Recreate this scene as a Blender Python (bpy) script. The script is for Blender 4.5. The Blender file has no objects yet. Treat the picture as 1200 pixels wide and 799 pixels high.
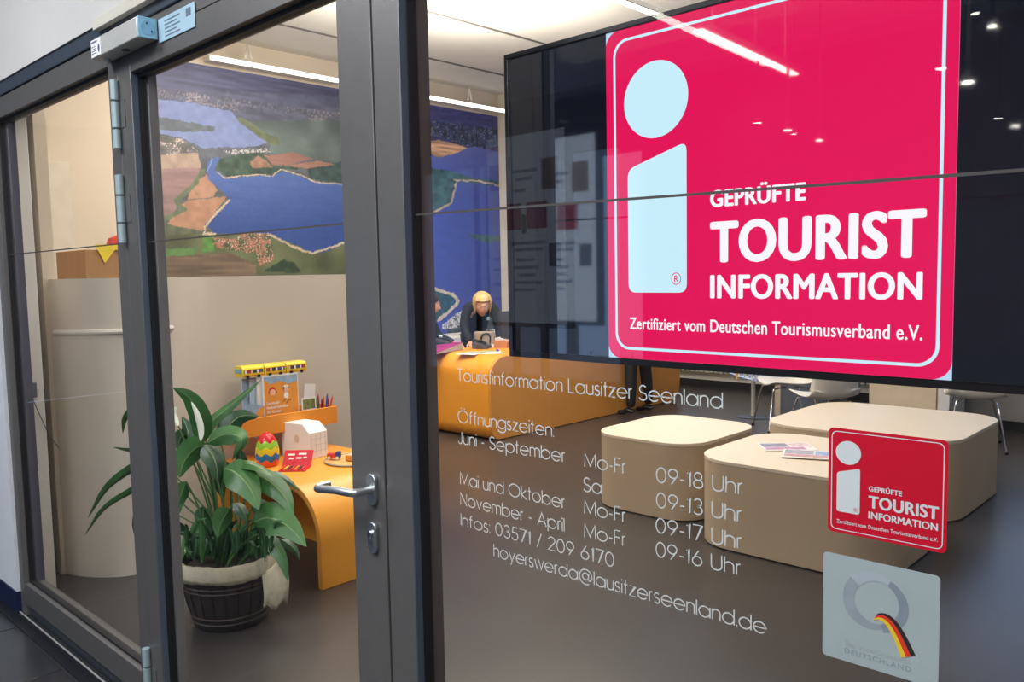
import bpy, bmesh, math, random
import numpy as np
from mathutils import Vector, Matrix
random.seed(7); rng = np.random.default_rng(5)
PI = math.pi
S = bpy.context.scene
C = S.collection

# ------------------------------------------------------------------ camera
FPX = 975.5
YAW, PITCH, ROLL = 0.76223, 0.080706, -0.019177
CAM = Vector((0, -1.15, 1.548))
_f = Vector((-math.sin(YAW)*math.cos(PITCH), math.cos(YAW)*math.cos(PITCH), -math.sin(PITCH)))
_r = Vector((math.cos(YAW), math.sin(YAW), 0)); _u = _r.cross(_f)
RR = _r*math.cos(ROLL) + _u*math.sin(ROLL)
UU = -_r*math.sin(ROLL) + _u*math.cos(ROLL)
cd = bpy.data.cameras.new('camera'); cam = bpy.data.objects.new('camera', cd); C.objects.link(cam)
cd.sensor_width = 36; cd.lens = FPX/1200*36; cd.clip_start = .05; cd.clip_end = 200
cam.matrix_world = Matrix(((RR.x, UU.x, -_f.x, CAM.x), (RR.y, UU.y, -_f.y, CAM.y), (RR.z, UU.z, -_f.z, CAM.z), (0, 0, 0, 1)))
S.camera = cam
def ray(px, py): return RR*(px-600) - UU*(py-399.5) + _f*FPX
def at(px, py, ax, v):
    d = ray(px, py); t = (v-CAM[ax])/d[ax]; return CAM + d*t
def atd(px, py, depth): return CAM + ray(px, py)*(depth/FPX)

# ------------------------------------------------------------------ world, exposure
S.view_settings.view_transform = 'Standard'; S.view_settings.look = 'None'
S.view_settings.gamma = 1; S.view_settings.use_curve_mapping = False
S.view_settings.exposure = 0.0
w = bpy.data.worlds.new('world'); S.world = w; w.use_nodes = True
bg = w.node_tree.nodes['Background']; bg.inputs[0].default_value = (.42, .62, 1.0, 1); bg.inputs[1].default_value = 1.3

def area(name, loc, size, power, color=(1, .93, .82), rot=(0, 0, 0), size_y=None):
    l = bpy.data.lights.new(name, 'AREA'); l.energy = power; l.color = color; l.size = size
    if size_y: l.shape = 'RECTANGLE'; l.size_y = size_y
    o = bpy.data.objects.new(name, l); o.location = loc; o.rotation_euler = rot; C.objects.link(o); return o
# area lamps of the office; those in the passage are unseen added fill
area('office_area_lamp', (-4.6, 4.4, 3.82), 2.6, 108, (1, .93, .84))
area('office_area_lamp', (-2.2, 2.2, 3.82), 1.8, 60, (1, .93, .84))
area('office_area_lamp', (-3.9, 1.4, 3.82), 1.2, 42, (1, .92, .82))  # extra lamp added to brighten the partition at the left
area('office_area_lamp', (-6.6, 2.6, 3.82), 1.6, 60, (1, .92, .82))
area('uplight_area', (-5.2, 3.6, 3.25), 1.0, 170, (1, .93, .80), rot=(PI, 0, 0), size_y=1.8)
area('passage_fill_area', (-1.0, -1.7, 3.5), 1.4, 90, (.97, .98, 1.0))  # added fill for facade and lettering, kept out of the glass reflections
area('passage_fill_area', (-3.6, -1.8, 3.5), 1.0, 84, (.93, .96, 1.0))  # second added fill, brightens the outside plaster and frames
area('passage_ceiling_fill', (-2.0, -3.2, 2.9), 1.6, 70, (.93, .95, 1.0), rot=(PI, 0, 0))  # added bodiless lamp, brightens the passage ceiling for the screen reflection
area('passage_fill_area', (2.4, -4.2, 3.5), 1.6, 170, (.93, .96, 1.0))  # added fill, lifts the opposite wall mirrored in the dark screen

# ------------------------------------------------------------------ materials
def lin(c): return tuple(((x/255)/12.92 if x/255 <= .04045 else ((x/255+.055)/1.055)**2.4) for x in c)
MATS = {}
def mat(name, rgb, rough=.5, metal=0, var=.06, scale=8, bump=0, bscale=60, coat=0, emit=None, estr=1, spec=.5, alpha=1, stretch=None, transm=0):
    if name in MATS: return MATS[name]
    m = bpy.data.materials.new(name); m.use_nodes = True; nt = m.node_tree; b = nt.nodes['Principled BSDF']
    c = lin(rgb)
    tc = nt.nodes.new('ShaderNodeTexCoord'); mp = nt.nodes.new('ShaderNodeMapping'); nt.links.new(tc.outputs['Object'], mp.inputs[0])
    if stretch: mp.inputs['Scale'].default_value = stretch
    if var:
        n = nt.nodes.new('ShaderNodeTexNoise'); n.inputs['Scale'].default_value = scale; n.inputs['Detail'].default_value = 5
        nt.links.new(mp.outputs[0], n.inputs[0])
        r = nt.nodes.new('ShaderNodeValToRGB'); nt.links.new(n.outputs[0], r.inputs[0])
        r.color_ramp.elements[0].position = .3; r.color_ramp.elements[1].position = .7
        r.color_ramp.elements[0].color = tuple(x*(1-var) for x in c)+(1,); r.color_ramp.elements[1].color = tuple(min(1, x*(1+var)) for x in c)+(1,)
        nt.links.new(r.outputs[0], b.inputs['Base Color'])
    else: b.inputs['Base Color'].default_value = c+(1,)
    b.inputs['Roughness'].default_value = rough; b.inputs['Metallic'].default_value = metal
    b.inputs['Specular IOR Level'].default_value = spec; b.inputs['Coat Weight'].default_value = coat
    if coat: b.inputs['Coat Roughness'].default_value = .03
    if transm: b.inputs['Transmission Weight'].default_value = transm
    if emit: b.inputs['Emission Color'].default_value = lin(emit)+(1,); b.inputs['Emission Strength'].default_value = estr
    if alpha < 1: b.inputs['Alpha'].default_value = alpha
    if bump:
        n2 = nt.nodes.new('ShaderNodeTexNoise'); n2.inputs['Scale'].default_value = bscale; n2.inputs['Detail'].default_value = 4
        nt.links.new(mp.outputs[0], n2.inputs[0]); bp = nt.nodes.new('ShaderNodeBump'); bp.inputs['Strength'].default_value = bump; bp.inputs['Distance'].default_value = .01
        nt.links.new(n2.outputs[0], bp.inputs['Height']); nt.links.new(bp.outputs[0], b.inputs['Normal'])
    MATS[name] = m; return m
def glassmat(name, tint=(1, 1, 1), ior=1.5):
    m = bpy.data.materials.new(name); m.use_nodes = True; nt = m.node_tree; nt.nodes.clear()
    out = nt.nodes.new('ShaderNodeOutputMaterial'); mx = nt.nodes.new('ShaderNodeMixShader'); t = nt.nodes.new('ShaderNodeBsdfTransparent')
    g = nt.nodes.new('ShaderNodeBsdfGlossy'); lw = nt.nodes.new('ShaderNodeLayerWeight'); lw.inputs[0].default_value = .5
    pw = nt.nodes.new('ShaderNodeMath'); pw.operation = 'POWER'; pw.inputs[1].default_value = 5; nt.links.new(lw.outputs['Facing'], pw.inputs[0])
    fr = nt.nodes.new('ShaderNodeMath'); fr.operation = 'MULTIPLY_ADD'; fr.inputs[1].default_value = .7; fr.inputs[2].default_value = .014; nt.links.new(pw.outputs[0], fr.inputs[0])
    n = nt.nodes.new('ShaderNodeTexNoise'); n.inputs['Scale'].default_value = 1.5
    rp = nt.nodes.new('ShaderNodeValToRGB'); rp.color_ramp.elements[0].color = tuple(x*.99 for x in tint)+(1,); rp.color_ramp.elements[1].color = tuple(tint)+(1,)
    nt.links.new(n.outputs[0], rp.inputs[0]); nt.links.new(rp.outputs[0], t.inputs[0])
    g.inputs['Roughness'].default_value = .0; g.inputs[0].default_value = (1, 1, 1, 1)
    nt.links.new(fr.outputs[0], mx.inputs[0]); nt.links.new(t.outputs[0], mx.inputs[1]); nt.links.new(g.outputs[0], mx.inputs[2]); nt.links.new(mx.outputs[0], out.inputs[0])
    MATS[name] = m; return m
def attrmat(name, rough=.5, bump=0):
    m = bpy.data.materials.new(name); m.use_nodes = True; nt = m.node_tree; b = nt.nodes['Principled BSDF']
    a = nt.nodes.new('ShaderNodeVertexColor'); a.layer_name = 'Col'
    n = nt.nodes.new('ShaderNodeTexNoise'); n.inputs['Scale'].default_value = 30; n.inputs['Detail'].default_value = 6
    mx = nt.nodes.new('ShaderNodeMixRGB'); mx.blend_type = 'OVERLAY'; mx.inputs[0].default_value = .12
    nt.links.new(a.outputs[0], mx.inputs[1]); nt.links.new(n.outputs[0], mx.inputs[2]); nt.links.new(mx.outputs[0], b.inputs['Base Color'])
    b.inputs['Roughness'].default_value = rough; MATS[name] = m; return m

# ------------------------------------------------------------------ mesh helpers
class MB:
    def __init__(s): s.v = []; s.f = []; s.mi = []; s.cur = 0
    def add(s, vs, fs):
        o = len(s.v); s.v += [tuple(v) for v in vs]; s.f += [tuple(i+o for i in f) for f in fs]; s.mi += [s.cur]*len(fs); return s
    def box(s, x0, x1, y0, y1, z0, z1, M=None):
        vs = [Vector((x, y, z)) for x in (x0, x1) for y in (y0, y1) for z in (z0, z1)]
        if M: vs = [M @ v for v in vs]
        return s.add(vs, [(0, 1, 3, 2), (4, 6, 7, 5), (0, 4, 5, 1), (2, 3, 7, 6), (0, 2, 6, 4), (1, 5, 7, 3)])
    def prism(s, pts, a, b, ax=2, M=None):
        """pts: 2D outline (counter-clockwise); extruded from a to b along axis ax"""
        n = len(pts); vs = []
        for h in (a, b):
            for p in pts:
                q = [0, 0, 0]; k = [i for i in range(3) if i != ax]; q[k[0]] = p[0]; q[k[1]] = p[1]; q[ax] = h; vs.append(Vector(q))
        if M: vs = [M @ v for v in vs]
        fs = [tuple(range(n))[::-1], tuple(range(n, 2*n))] + [(i, (i+1) % n, (i+1) % n+n, i+n) for i in range(n)]
        return s.add(vs, fs)
    def tube(s, pts, r, n=10, cap=True):
        pts = [Vector(p) for p in pts]; rs = r if isinstance(r, (list, tuple)) else [r]*len(pts)
        rings = []; prev = None
        for i, p in enumerate(pts):
            d = (pts[min(i+1, len(pts)-1)]-pts[max(i-1, 0)]).normalized()
            if prev is None: a = d.orthogonal().normalized()
            else: a = (prev-d*prev.dot(d)).normalized()
            prev = a; b = d.cross(a)
            rings.append([p+(a*math.cos(2*PI*k/n)+b*math.sin(2*PI*k/n))*rs[i] for k in range(n)])
        vs = [v for g in rings for v in g]; fs = []
        for i in range(len(pts)-1):
            for k in range(n): fs.append((i*n+k, i*n+(k+1) % n, (i+1)*n+(k+1) % n, (i+1)*n+k))
        if cap: fs += [tuple(range(n))[::-1], tuple(range((len(pts)-1)*n, len(pts)*n))]
        return s.add(vs, fs)
    def lathe(s, prof, c=(0, 0, 0), n=28, cap=True, M=None):
        vs = []
        for (r, z) in prof:
            for k in range(n):
                v = Vector((r*math.cos(2*PI*k/n), r*math.sin(2*PI*k/n), z)); v = (M @ v) if M else v; vs.append(v+Vector(c))
        fs = [(i*n+k, i*n+(k+1) % n, (i+1)*n+(k+1) % n, (i+1)*n+k) for i in range(len(prof)-1) for k in range(n)]
        if cap: fs += [tuple(range(n))[::-1], tuple(range((len(prof)-1)*n, len(prof)*n))]
        return s.add(vs, fs)
    def ball(s, c, r, n=16, m=10, fn=None):
        c = Vector(c); r = Vector(r) if isinstance(r, (tuple, list, Vector)) else Vector((r, r, r)); vs = []
        for i in range(m+1):
            t = PI*i/m
            for k in range(n):
                d = Vector((math.sin(t)*math.cos(2*PI*k/n), math.sin(t)*math.sin(2*PI*k/n), math.cos(t)))
                p = Vector((d.x*r.x, d.y*r.y, d.z*r.z))
                if fn: p = fn(p, d)
                vs.append(c+p)
        fs = [(i*n+k, (i+1)*n+k, (i+1)*n+(k+1) % n, i*n+(k+1) % n) for i in range(m) for k in range(n)]
        return s.add(vs, fs)
    def build(s, name, m, parent=None, bevel=0, smooth=True, seg=2, solid=0, loc=None, autos=True):
        me = bpy.data.meshes.new(name); me.from_pydata(s.v, [], s.f)
        for x in (m if isinstance(m, (list, tuple)) else [m]): me.materials.append(x)
        if isinstance(m, (list, tuple)):
            for p, i in zip(me.polygons, s.mi): p.material_index = i
        bm = bmesh.new(); bm.from_mesh(me); bmesh.ops.remove_doubles(bm, verts=bm.verts, dist=1e-6)
        bmesh.ops.recalc_face_normals(bm, faces=bm.faces)
        if smooth:
            for f in bm.faces: f.smooth = True
            for e in bm.edges:
                if len(e.link_faces) == 2 and e.calc_face_angle(0) > .6: e.smooth = False
        bm.to_mesh(me); bm.free(); me.update()
        o = bpy.data.objects.new(name, me); C.objects.link(o)
        if parent: o.parent = parent
        if bevel:
            b = o.modifiers.new('Bevel', 'BEVEL'); b.width = bevel; b.segments = seg; b.limit_method = 'ANGLE'; b.harden_normals = False
        if solid:
            q = o.modifiers.new('Solidify', 'SOLIDIFY'); q.thickness = solid; q.offset = 0
        if loc: o.location = loc
        return o
def tag(o, label, cat, group=None):
    o['label'] = label; o['category'] = cat
    if group: o['group'] = group
    return o
def struct(o): o['kind'] = 'structure'; return o
def empty(name, loc=(0, 0, 0), rz=0):
    o = bpy.data.objects.new(name, None); o.location = loc; o.rotation_euler = (0, 0, rz); o.empty_display_size = .1; C.objects.link(o); return o
def thing(name, label, cat, loc=(0, 0, 0), rz=0, group=None): return tag(empty(name, loc, rz), label, cat, group)
def dup(root, loc=None, rz=None, label=None):
    r = root.copy(); C.objects.link(r)
    if loc is not None: r.location = loc
    if rz is not None: r.rotation_euler = (0, 0, rz)
    if label: r['label'] = label
    for ch in list(root.children):
        c = ch.copy(); C.objects.link(c); c.parent = r
        for g in list(ch.children):
            d = g.copy(); C.objects.link(d); d.parent = c
    return r
def rrect(x0, x1, y0, y1, r, n=6):
    rs = r if isinstance(r, (list, tuple)) else [r]*4
    out = []
    for (cx, cy, a, rr) in ((x1, y0, -PI/2, rs[1]), (x1, y1, 0, rs[2]), (x0, y1, PI/2, rs[3]), (x0, y0, PI, rs[0])):
        ccx = cx-rr if cx == x1 else cx+rr; ccy = cy-rr if cy == y1 else cy+rr
        for k in range(n+1): out.append((ccx+rr*math.cos(a+PI/2*k/n), ccy+rr*math.sin(a+PI/2*k/n)))
    return out
def bez(p0, p1, p2, n=10):
    p0, p1, p2 = Vector(p0), Vector(p1), Vector(p2)
    return [p0*(1-t)**2+p1*2*t*(1-t)+p2*t*t for t in [i/n for i in range(n+1)]]
def crom(P, n=6):
    P = [Vector(p) for p in P]; Q = [P[0]*2-P[1]]+P+[P[-1]*2-P[-2]]; out = []
    for i in range(1, len(Q)-2):
        for k in range(n):
            t = k/n; a, b, c, d = Q[i-1:i+3]
            out.append(.5*((2*b)+(c-a)*t+(2*a-5*b+4*c-d)*t*t+(3*b-a-3*c+d)*t**3))
    return out+[P[-1]]

# ---- lettering: the built-in font, turned into mesh, fitted to a baseline and a cap height on a plane
def font_mesh(txt, offset=0.0, space=1.0):
    cu = bpy.data.curves.new('t', 'FONT'); cu.body = txt; cu.offset = offset; cu.space_character = space; cu.resolution_u = 5; cu.fill_mode = 'FRONT'
    o = bpy.data.objects.new('t', cu); C.objects.link(o); dg = bpy.context.evaluated_depsgraph_get(); me = bpy.data.meshes.new_from_object(o.evaluated_get(dg))
    V = [v.co.copy() for v in me.vertices]; F = [tuple(p.vertices) for p in me.polygons]
    bpy.data.objects.remove(o); bpy.data.curves.remove(cu); bpy.data.meshes.remove(me); return V, F
CAP = .70
def text_on(mb, txt, p0, p1, cap, offset=0.0, up=(0, 0, 1), space=1.0, bold=0.0):
    V, F = font_mesh(txt, offset, space); xs = [v.x for v in V]; x0, x1 = min(xs), max(xs)
    p0, p1, up = Vector(p0), Vector(p1), Vector(up)
    L = (p1-p0).length; ex = (p1-p0)/L; b = bold*cap; nrm_ = ex.cross(up)*2.2e-5
    for k, (dx, dz) in enumerate([(0, 0)]+([(1, 0), (-1, 0), (0, 1), (0, -1), (.7, .7), (-.7, .7), (.7, -.7), (-.7, -.7)] if bold else [])):
        mb.add([nrm_*k+p0+(p1-p0)*((v.x-x0)/(x1-x0))*(1-2*b/L)+ex*(b+dx*b)+up*(v.y*cap/CAP*(1-1.2*bold)+b*.6+dz*b*.6) for v in V], F)
# thin geometric stroke lettering for the opening hours
def _arc(cx, cy, rx, ry, a0, a1, n=14): return [(cx+rx*math.cos(math.radians(a0+(a1-a0)*i/n)), cy+ry*math.sin(math.radians(a0+(a1-a0)*i/n))) for i in range(n+1)]
XH = .70
def glyph(c):
    R = XH/2; o = _arc(R, R, R, R, 0, 360, 26); A = _arc
    st = lambda x, a, b: [(x, a), (x, b)]
    G = {
     'o': ([o], XH), 'O': ([A(.5, .5, .5, .5, 0, 360, 30)], 1.0), 'Ö': ([A(.5, .5, .5, .5, 0, 360, 30), st(.33, 1.14, 1.23), st(.67, 1.14, 1.23)], 1.0),
     'a': ([o, st(XH, 0, XH)], XH), 'd': ([o, st(XH, 0, 1)], XH), 'b': ([o, st(0, 0, 1)], XH), 'p': ([o, st(0, -.3, XH)], XH),
     'g': ([o, [(XH, XH), (XH, -.02)]+A(R, -.02, R, .28, 0, -160, 12)], XH),
     'e': ([[(0, R), (XH, R)]+A(R, R, R, R, 0, 320, 24)], XH),
     'T': ([st(.24, 0, 1), [(0, 1), (.48, 1)]], .48), 'L': ([[(0, 1), (0, 0), (.42, 0)]], .42), 'I': ([st(0, 0, 1)], .0),
     'F': ([[(0, 0), (0, 1), (.42, 1)], [(0, .52), (.38, .52)]], .42),
     'M': ([[(0, 0), (.04, 1), (.42, .12), (.80, 1), (.84, 0)]], .84), 'N': ([[(0, 0), (0, 1), (.62, 0), (.62, 1)]], .62),
     'A': ([[(0, 0), (.36, 1), (.72, 0)], [(.12, .33), (.60, .33)]], .72),
     'J': ([[(.34, 1), (.34, .22)]+A(.17, .2, .17, .2, 0, -180, 10)], .34), 'U': ([[(0, 1), (0, .28)]+A(.28, .28, .28, .28, 180, 360, 12)+[(.56, 1)]], .56),
     'S': ([A(.25, .75, .23, .25, 35, 255, 12)+A(.24, .25, .26, .25, 75, -160, 12)], .5),
     's': ([A(.17, .53, .16, .17, 40, 255, 10)+A(.17, .18, .18, .18, 75, -155, 10)], .35),
     'u': ([[(0, XH), (0, .24)]+A(.24, .24, .24, .24, 180, 360, 10)+[(.48, XH)], st(.48, 0, XH)], .48),
     'n': ([st(0, 0, XH), [(0, .44)]+A(.24, XH-.24, .24, .24, 180, 0, 10)+[(.48, 0)]], .48),
     'm': ([st(0, 0, XH), [(0, .48)]+A(.2, XH-.2, .2, .2, 180, 0, 10)+[(.4, 0)], [(.4, .48)]+A(.6, XH-.2, .2, .2, 180, 0, 10)+[(.8, 0)]], .8),
     'h': ([st(0, 0, 1), [(0, .44)]+A(.24, XH-.24, .24, .24, 180, 0, 10)+[(.48, 0)]], .48),
     'r': ([st(0, 0, XH), [(0, .44)]+A(.2, XH-.2, .2, .2, 180, 90, 6)], .2), 'i': ([st(0, 0, XH), st(0, .9, 1)], 0), 'l': ([st(0, 0, 1)], 0),
     't': ([st(.12, 0, 1), [(0, XH), (.26, XH)]], .26), 'f': ([[(.1, 0), (.1, .82)]+A(.26, .82, .16, .18, 180, 95, 6), [(0, XH), (.26, XH)]], .27),
     'k': ([st(0, 0, 1), [(.42, XH), (.02, .34), (.45, 0)]], .45), 'v': ([[(0, XH), (.25, 0), (.5, XH)]], .5), 'w': ([[(0, XH), (.19, 0), (.38, XH), (.57, 0), (.76, XH)]], .76),
     'y': ([[(0, XH), (.27, 0)], [(.52, XH), (.15, -.3)]], .52), 'z': ([[(.02, XH), (.42, XH), (0, 0), (.44, 0)]], .44),
     '-': ([[(0, .36), (.24, .36)]], .24), '.': ([st(0, 0, .1)], 0), ':': ([st(0, 0, .1), st(0, XH-.1, XH)], 0), '/': ([[(0, -.05), (.34, 1.05)]], .34),
     '0': ([A(.27, .5, .27, .5, 0, 360, 26)], .54), '1': ([[(0, .84), (.16, 1), (.16, 0)]], .2), '7': ([[(0, 1), (.5, 1), (.17, 0)]], .5),
     '2': ([A(.25, .74, .24, .26, 170, -30, 12)+[(0, 0), (.5, 0)]], .5), '3': ([A(.25, .76, .21, .24, 150, -90, 12)+A(.25, .26, .25, .26, 90, -150, 12)], .5),
     '5': ([[(.46, 1), (.12, 1), (.05, .52)]+A(.24, .31, .26, .31, 130, -150, 14)], .5), '6': ([A(.27, .3, .26, .3, 0, 360, 20), [(.04, .42), (.36, 1)]], .53),
     '9': ([A(.27, .7, .26, .3, 0, 360, 20), [(.5, .58), (.18, 0)]], .53), '8': ([A(.26, .75, .2, .25, 0, 360, 18), A(.26, .26, .25, .26, 0, 360, 20)], .52),
     '@': ([A(.5, .45, .24, .25, 0, 360, 20), [(.76, .68), (.72, .3)]+A(.84, .32, .12, .14, 190, 350, 6)+A(.52, .42, .5, .56, -5, 300, 26)], 1.04),
     ' ': ([], .22)}
    return G[c]
def stroke_text(mb, txt, p0, p1, cap, wgt=.075, off=-.0002):
    x = 0; strokes = []
    for i, c in enumerate(txt):
        g, wd = glyph(c)
        for s in g: strokes.append([(x+a, b) for a, b in s])
        x += wd + .15
    x -= .15; p0, p1 = Vector(p0), Vector(p1); sc = (p1-p0).length/x/cap; d = (p1-p0)/x
    for si, s in enumerate(strokes):
        off = -.0002-2.5e-5*si
        n = len(s); L = []; Rr = []
        for i in range(n):
            a = s[max(i-1, 0)]; b = s[min(i+1, n-1)]
            closed = (abs(s[0][0]-s[-1][0])+abs(s[0][1]-s[-1][1]) < 1e-6) and n > 4
            if closed and i in (0, n-1): a = s[n-2]; b = s[1]
            tx, tz = (b[0]-a[0])*sc, b[1]-a[1]; l = math.hypot(tx, tz) or 1; nx, nz = -tz/l*wgt/2, tx/l*wgt/2
            if 0 < i < n-1 or closed:
                u1 = ((s[i][0]-a[0])*sc, s[i][1]-a[1]); l1 = math.hypot(*u1) or 1; cosh = abs((u1[0]*tx+u1[1]*tz)/(l1*l)); m = 1/max(cosh, .45); nx *= m; nz *= m
            px, pz = s[i]
            L.append(p0+d*(px+nx/sc)+Vector((0, off, (pz+nz)*cap))); Rr.append(p0+d*(px-nx/sc)+Vector((0, off, (pz-nz)*cap)))
        mb.add(L+Rr, [(i, i+1, n+i+1, n+i) for i in range(n-1)])

# ------------------------------------------------------------------ palette
FR = mat('frame_anthracite', (98, 96, 94), .42, .25, .04, 20, .03, 200)
FRD = mat('frame_rebate', (60, 66, 76), .35, .3, .04, 20)
GAS = mat('rubber_gasket', (14, 15, 20), .6)
PL = mat('plaster_outside', (196, 194, 190), .8, var=.03, scale=3, bump=.05, bscale=90)
WHT = mat('white_paint', (226, 222, 212), .6, var=.02, scale=3)
BEI = mat('beige_wall', (214, 200, 180), .75, var=.03, scale=2, bump=.03, bscale=80)
BLUE = mat('blue_skirting', (18, 30, 64), .5)
STEEL = mat('brushed_steel', (190, 194, 196), .38, 1, .08, 40, stretch=(1, 1, 12))
ALU = mat('satin_aluminium', (190, 189, 184), .45, .3, .03)
CHR = mat('chrome', (210, 212, 215), .12, 1, .02)
ORG = mat('orange_lacquer', (228, 150, 44), .38, var=.03, scale=2)
CREAM = mat('cream_laminate', (222, 207, 184), .45, var=.02, scale=2)
BLK = mat('black_plastic', (14, 14, 16), .35)
PAPER = mat('white_paper', (230, 228, 224), .6)
GLS = glassmat('window_glass')
FLR = mat('office_linoleum', (60, 56, 54), .3, var=.14, scale=1.6, bump=.02, bscale=4, spec=.55)
TILE = mat('black_stone_tile', (40, 41, 44), .22, var=.12, scale=6)
CEIL = mat('ceiling_plaster', (214, 211, 204), .8, var=.02, scale=2)
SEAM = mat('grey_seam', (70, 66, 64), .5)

# ------------------------------------------------------------------ the room shell
struct(MB().box(-8.3, 2.6, .08, 9.4, -.1, 0).build('floor', FLR, smooth=False))
fo = struct(empty('floor_passage')); fo.name = 'floor_passage'
MB().box(-12, 4, -6.2, .08, -.12, -.006).build('tile_bed', mat('joint_grout', (40, 40, 42), .7), fo, smooth=False)
MB().box(-12, 1.9, -.068, -.0, -.006, .001).build('threshold_stone', mat('threshold_dark', (30, 31, 36), .35), fo, smooth=False)
MB().box(-4.335, 1.9, -.012, -.006, .001, .004).build('threshold_line', ALU, fo, smooth=False)
tb = MB().box(.0, .594, .0, .594, -.006, 0).build('floor_tile', TILE, fo, bevel=.002, seg=1); tb.location = (-4.75, -.07-.6, 0)
for i in range(-4, 8):
    for j in range(1, 5):
        if (i, j) == (0, 1): continue
        t = tb.copy(); C.objects.link(t); t.location = (-4.75+i*.6, -.07-.6*j, 0)
struct(MB().box(-8.3, 2.6, .0, 9.4, 3.95, 4.05).build('ceiling', CEIL, smooth=False))
for k, x in enumerate((-7.15, -5.9, -3.0)):
    o = struct(MB().box(x-.012, x+.012, .1, 9.2, 3.938, 3.951).build('trim_%d' % (k+1), mat('ceiling_joint', (96, 92, 88), .7), smooth=False))
struct(MB().box(-8.2, -8.0, .08, 9.4, 0, 3.95).build('wall_left', BEI, smooth=False))
# back wall with a strip of windows above the radiator
wb = struct(empty('wall_back', (0, 8.6, 0)))
m = MB().box(-8, -2.95, 0, .2, 0, .8).box(-8, 2.5, 0, .2, 3.2, 3.95).box(-8, -6.9, 0, .2, .8, 3.2).box(-3.3, -2.95, 0, .2, .8, 3.2)
m.build('wall_panel', WHT, wb, smooth=False)
win3 = struct(empty('window_3', (-6.9, 8.65, .8)))
f = MB().box(0, 3.6, 0, .07, 0, .06).box(0, 3.6, 0, .07, 2.34, 2.4)
for k in range(4): f.box(k*1.18, k*1.18+.06, 0, .07, .06, 2.34)
f.build('window_frame', WHT, win3, smooth=False)
for k in range(3): MB().box(k*1.18+.06, k*1.18+1.18, .03, .036, .06, 2.34).build('pane', GLS, win3, smooth=False)
struct(MB().box(-2.95, 2.6, 7.6, 7.75, 0, .9).build('wall_parapet', mat('grey_wall', (150, 148, 146), .7), smooth=False))
struct(MB().box(2.5, 2.6, .08, 8.8, 0, 3.95).build('wall_right', WHT, smooth=False))
struct(MB().box(-2.95, 2.5, 7.585, 7.6, 0, .09).build('baseboard_parapet', mat('dark_skirting', (30, 30, 32), .5), smooth=False))
struct(MB().box(-8, -3.0, 8.585, 8.6, 0, .09).build('baseboard_back', MATS['dark_skirting'], smooth=False))
# facade walls
struct(MB().box(-12, 4, -.015, .3, 2.41, 3.95).build('wall_front', PL, smooth=False))
wl = struct(MB().box(-12, -4.335, -.015, .1, .1, 2.42).build('wall_outside_left', mat('plaster_white_outside', (214, 216, 220), .8, var=.02), smooth=False))
struct(MB().box(-12, -4.335, -.021, .1, 0, .1).build('baseboard_outside_left', BLUE, smooth=False))
struct(MB().box(-8.0, -4.72, .3, .36, 0, 3.95).build('wall_inside_front', BEI, smooth=False))
# passage beyond the camera
struct(MB().box(-12, 4, -6.2, -.015, 3.6, 3.7).build('ceiling_passage', mat('passage_ceiling', (196, 198, 202), .8), smooth=False))
DW = mat('dark_passage_wall', (84, 86, 96), .6)
struct(MB().box(-5.4, 4, -6.3, -6.2, 0, 3.6).box(-12, -10.0, -6.3, -6.2, 0, 3.6).box(-10.0, -5.4, -6.3, -6.2, 2.9, 3.6).box(-10.0, -5.4, -6.3, -6.2, 0, .3).build('wall_opposite', DW, smooth=False))
w4 = struct(empty('window_4', (-10.0, -6.25, .3)))
fm = MB()
for k in range(5): fm.box(k*1.1375, k*1.1375+.05, -.03, .03, 0, 2.6)
fm.build('window_frame', FR, w4, smooth=False)
struct(MB().box(-12.1, -12, -6.3, .3, 0, 3.6).build('wall_passage_end', mat('passage_end_grey', (128, 128, 132), .7), smooth=False))
struct(MB().box(4, 4.1, -6.3, .3, 0, 3.6).build('wall_passage_right', MATS['dark_passage_wall'], smooth=False))

# ------------------------------------------------------------------ facade frames, windows, door
def bar(name, par, x0, x1, z0, z1, y0=0, y1=.08, m=None): return MB().box(x0, x1, y0, y1, z0, z1).build(name, m or FR, par, bevel=.002)
GB = -1.412
w1 = struct(empty('window_1'))
bar('frame_post', w1, -4.335, -4.262, 0, 2.355)
bar('frame_post', w1, -2.962, -2.881, 0, 2.355)
bar('top_rail', w1, -4.262, -2.962, 2.27, 2.355)
bar('bottom_rail', w1, -4.262, -2.962, .055, .155)
bar('kick_plate', w1, -4.30, -2.962, 0, .055, .012, .07, FRD)
g = MB().box(-4.262, -4.256, .02, .045, .155, 2.27).box(-2.968, -2.962, .02, .045, .155, 2.27).box(-4.262, -2.962, .02, .045, .155, .165).box(-4.262, -2.962, .02, .045, 2.258, 2.27)
g.build('gasket', GAS, w1, smooth=False)
MB().box(-4.262, -4.236, .045, .08, .155, 2.27).build('glazing_bead', mat('bead_inside', (88, 86, 98), .35, .3), w1, bevel=.002)
MB().box(-4.256, -2.968, .029, .035, .163, 2.262).build('pane', GLS, w1, smooth=False)
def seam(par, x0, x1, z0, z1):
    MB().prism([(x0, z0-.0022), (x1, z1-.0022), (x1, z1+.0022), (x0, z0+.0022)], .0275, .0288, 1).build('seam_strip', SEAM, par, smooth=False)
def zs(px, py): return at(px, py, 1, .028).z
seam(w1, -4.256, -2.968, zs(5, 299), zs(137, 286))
w2 = struct(empty('window_2'))
bar('frame_post', w2, -1.503, GB, 0, 2.355)
bar('frame_post', w2, 1.8, 1.88, 0, 2.355)
bar('top_rail', w2, GB, 1.8, 2.27, 2.355)
bar('bottom_rail', w2, GB, 1.8, 0, .155)
MB().box(GB, GB+.006, .02, .045, .155, 2.27).build('gasket', GAS, w2, smooth=False)
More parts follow.
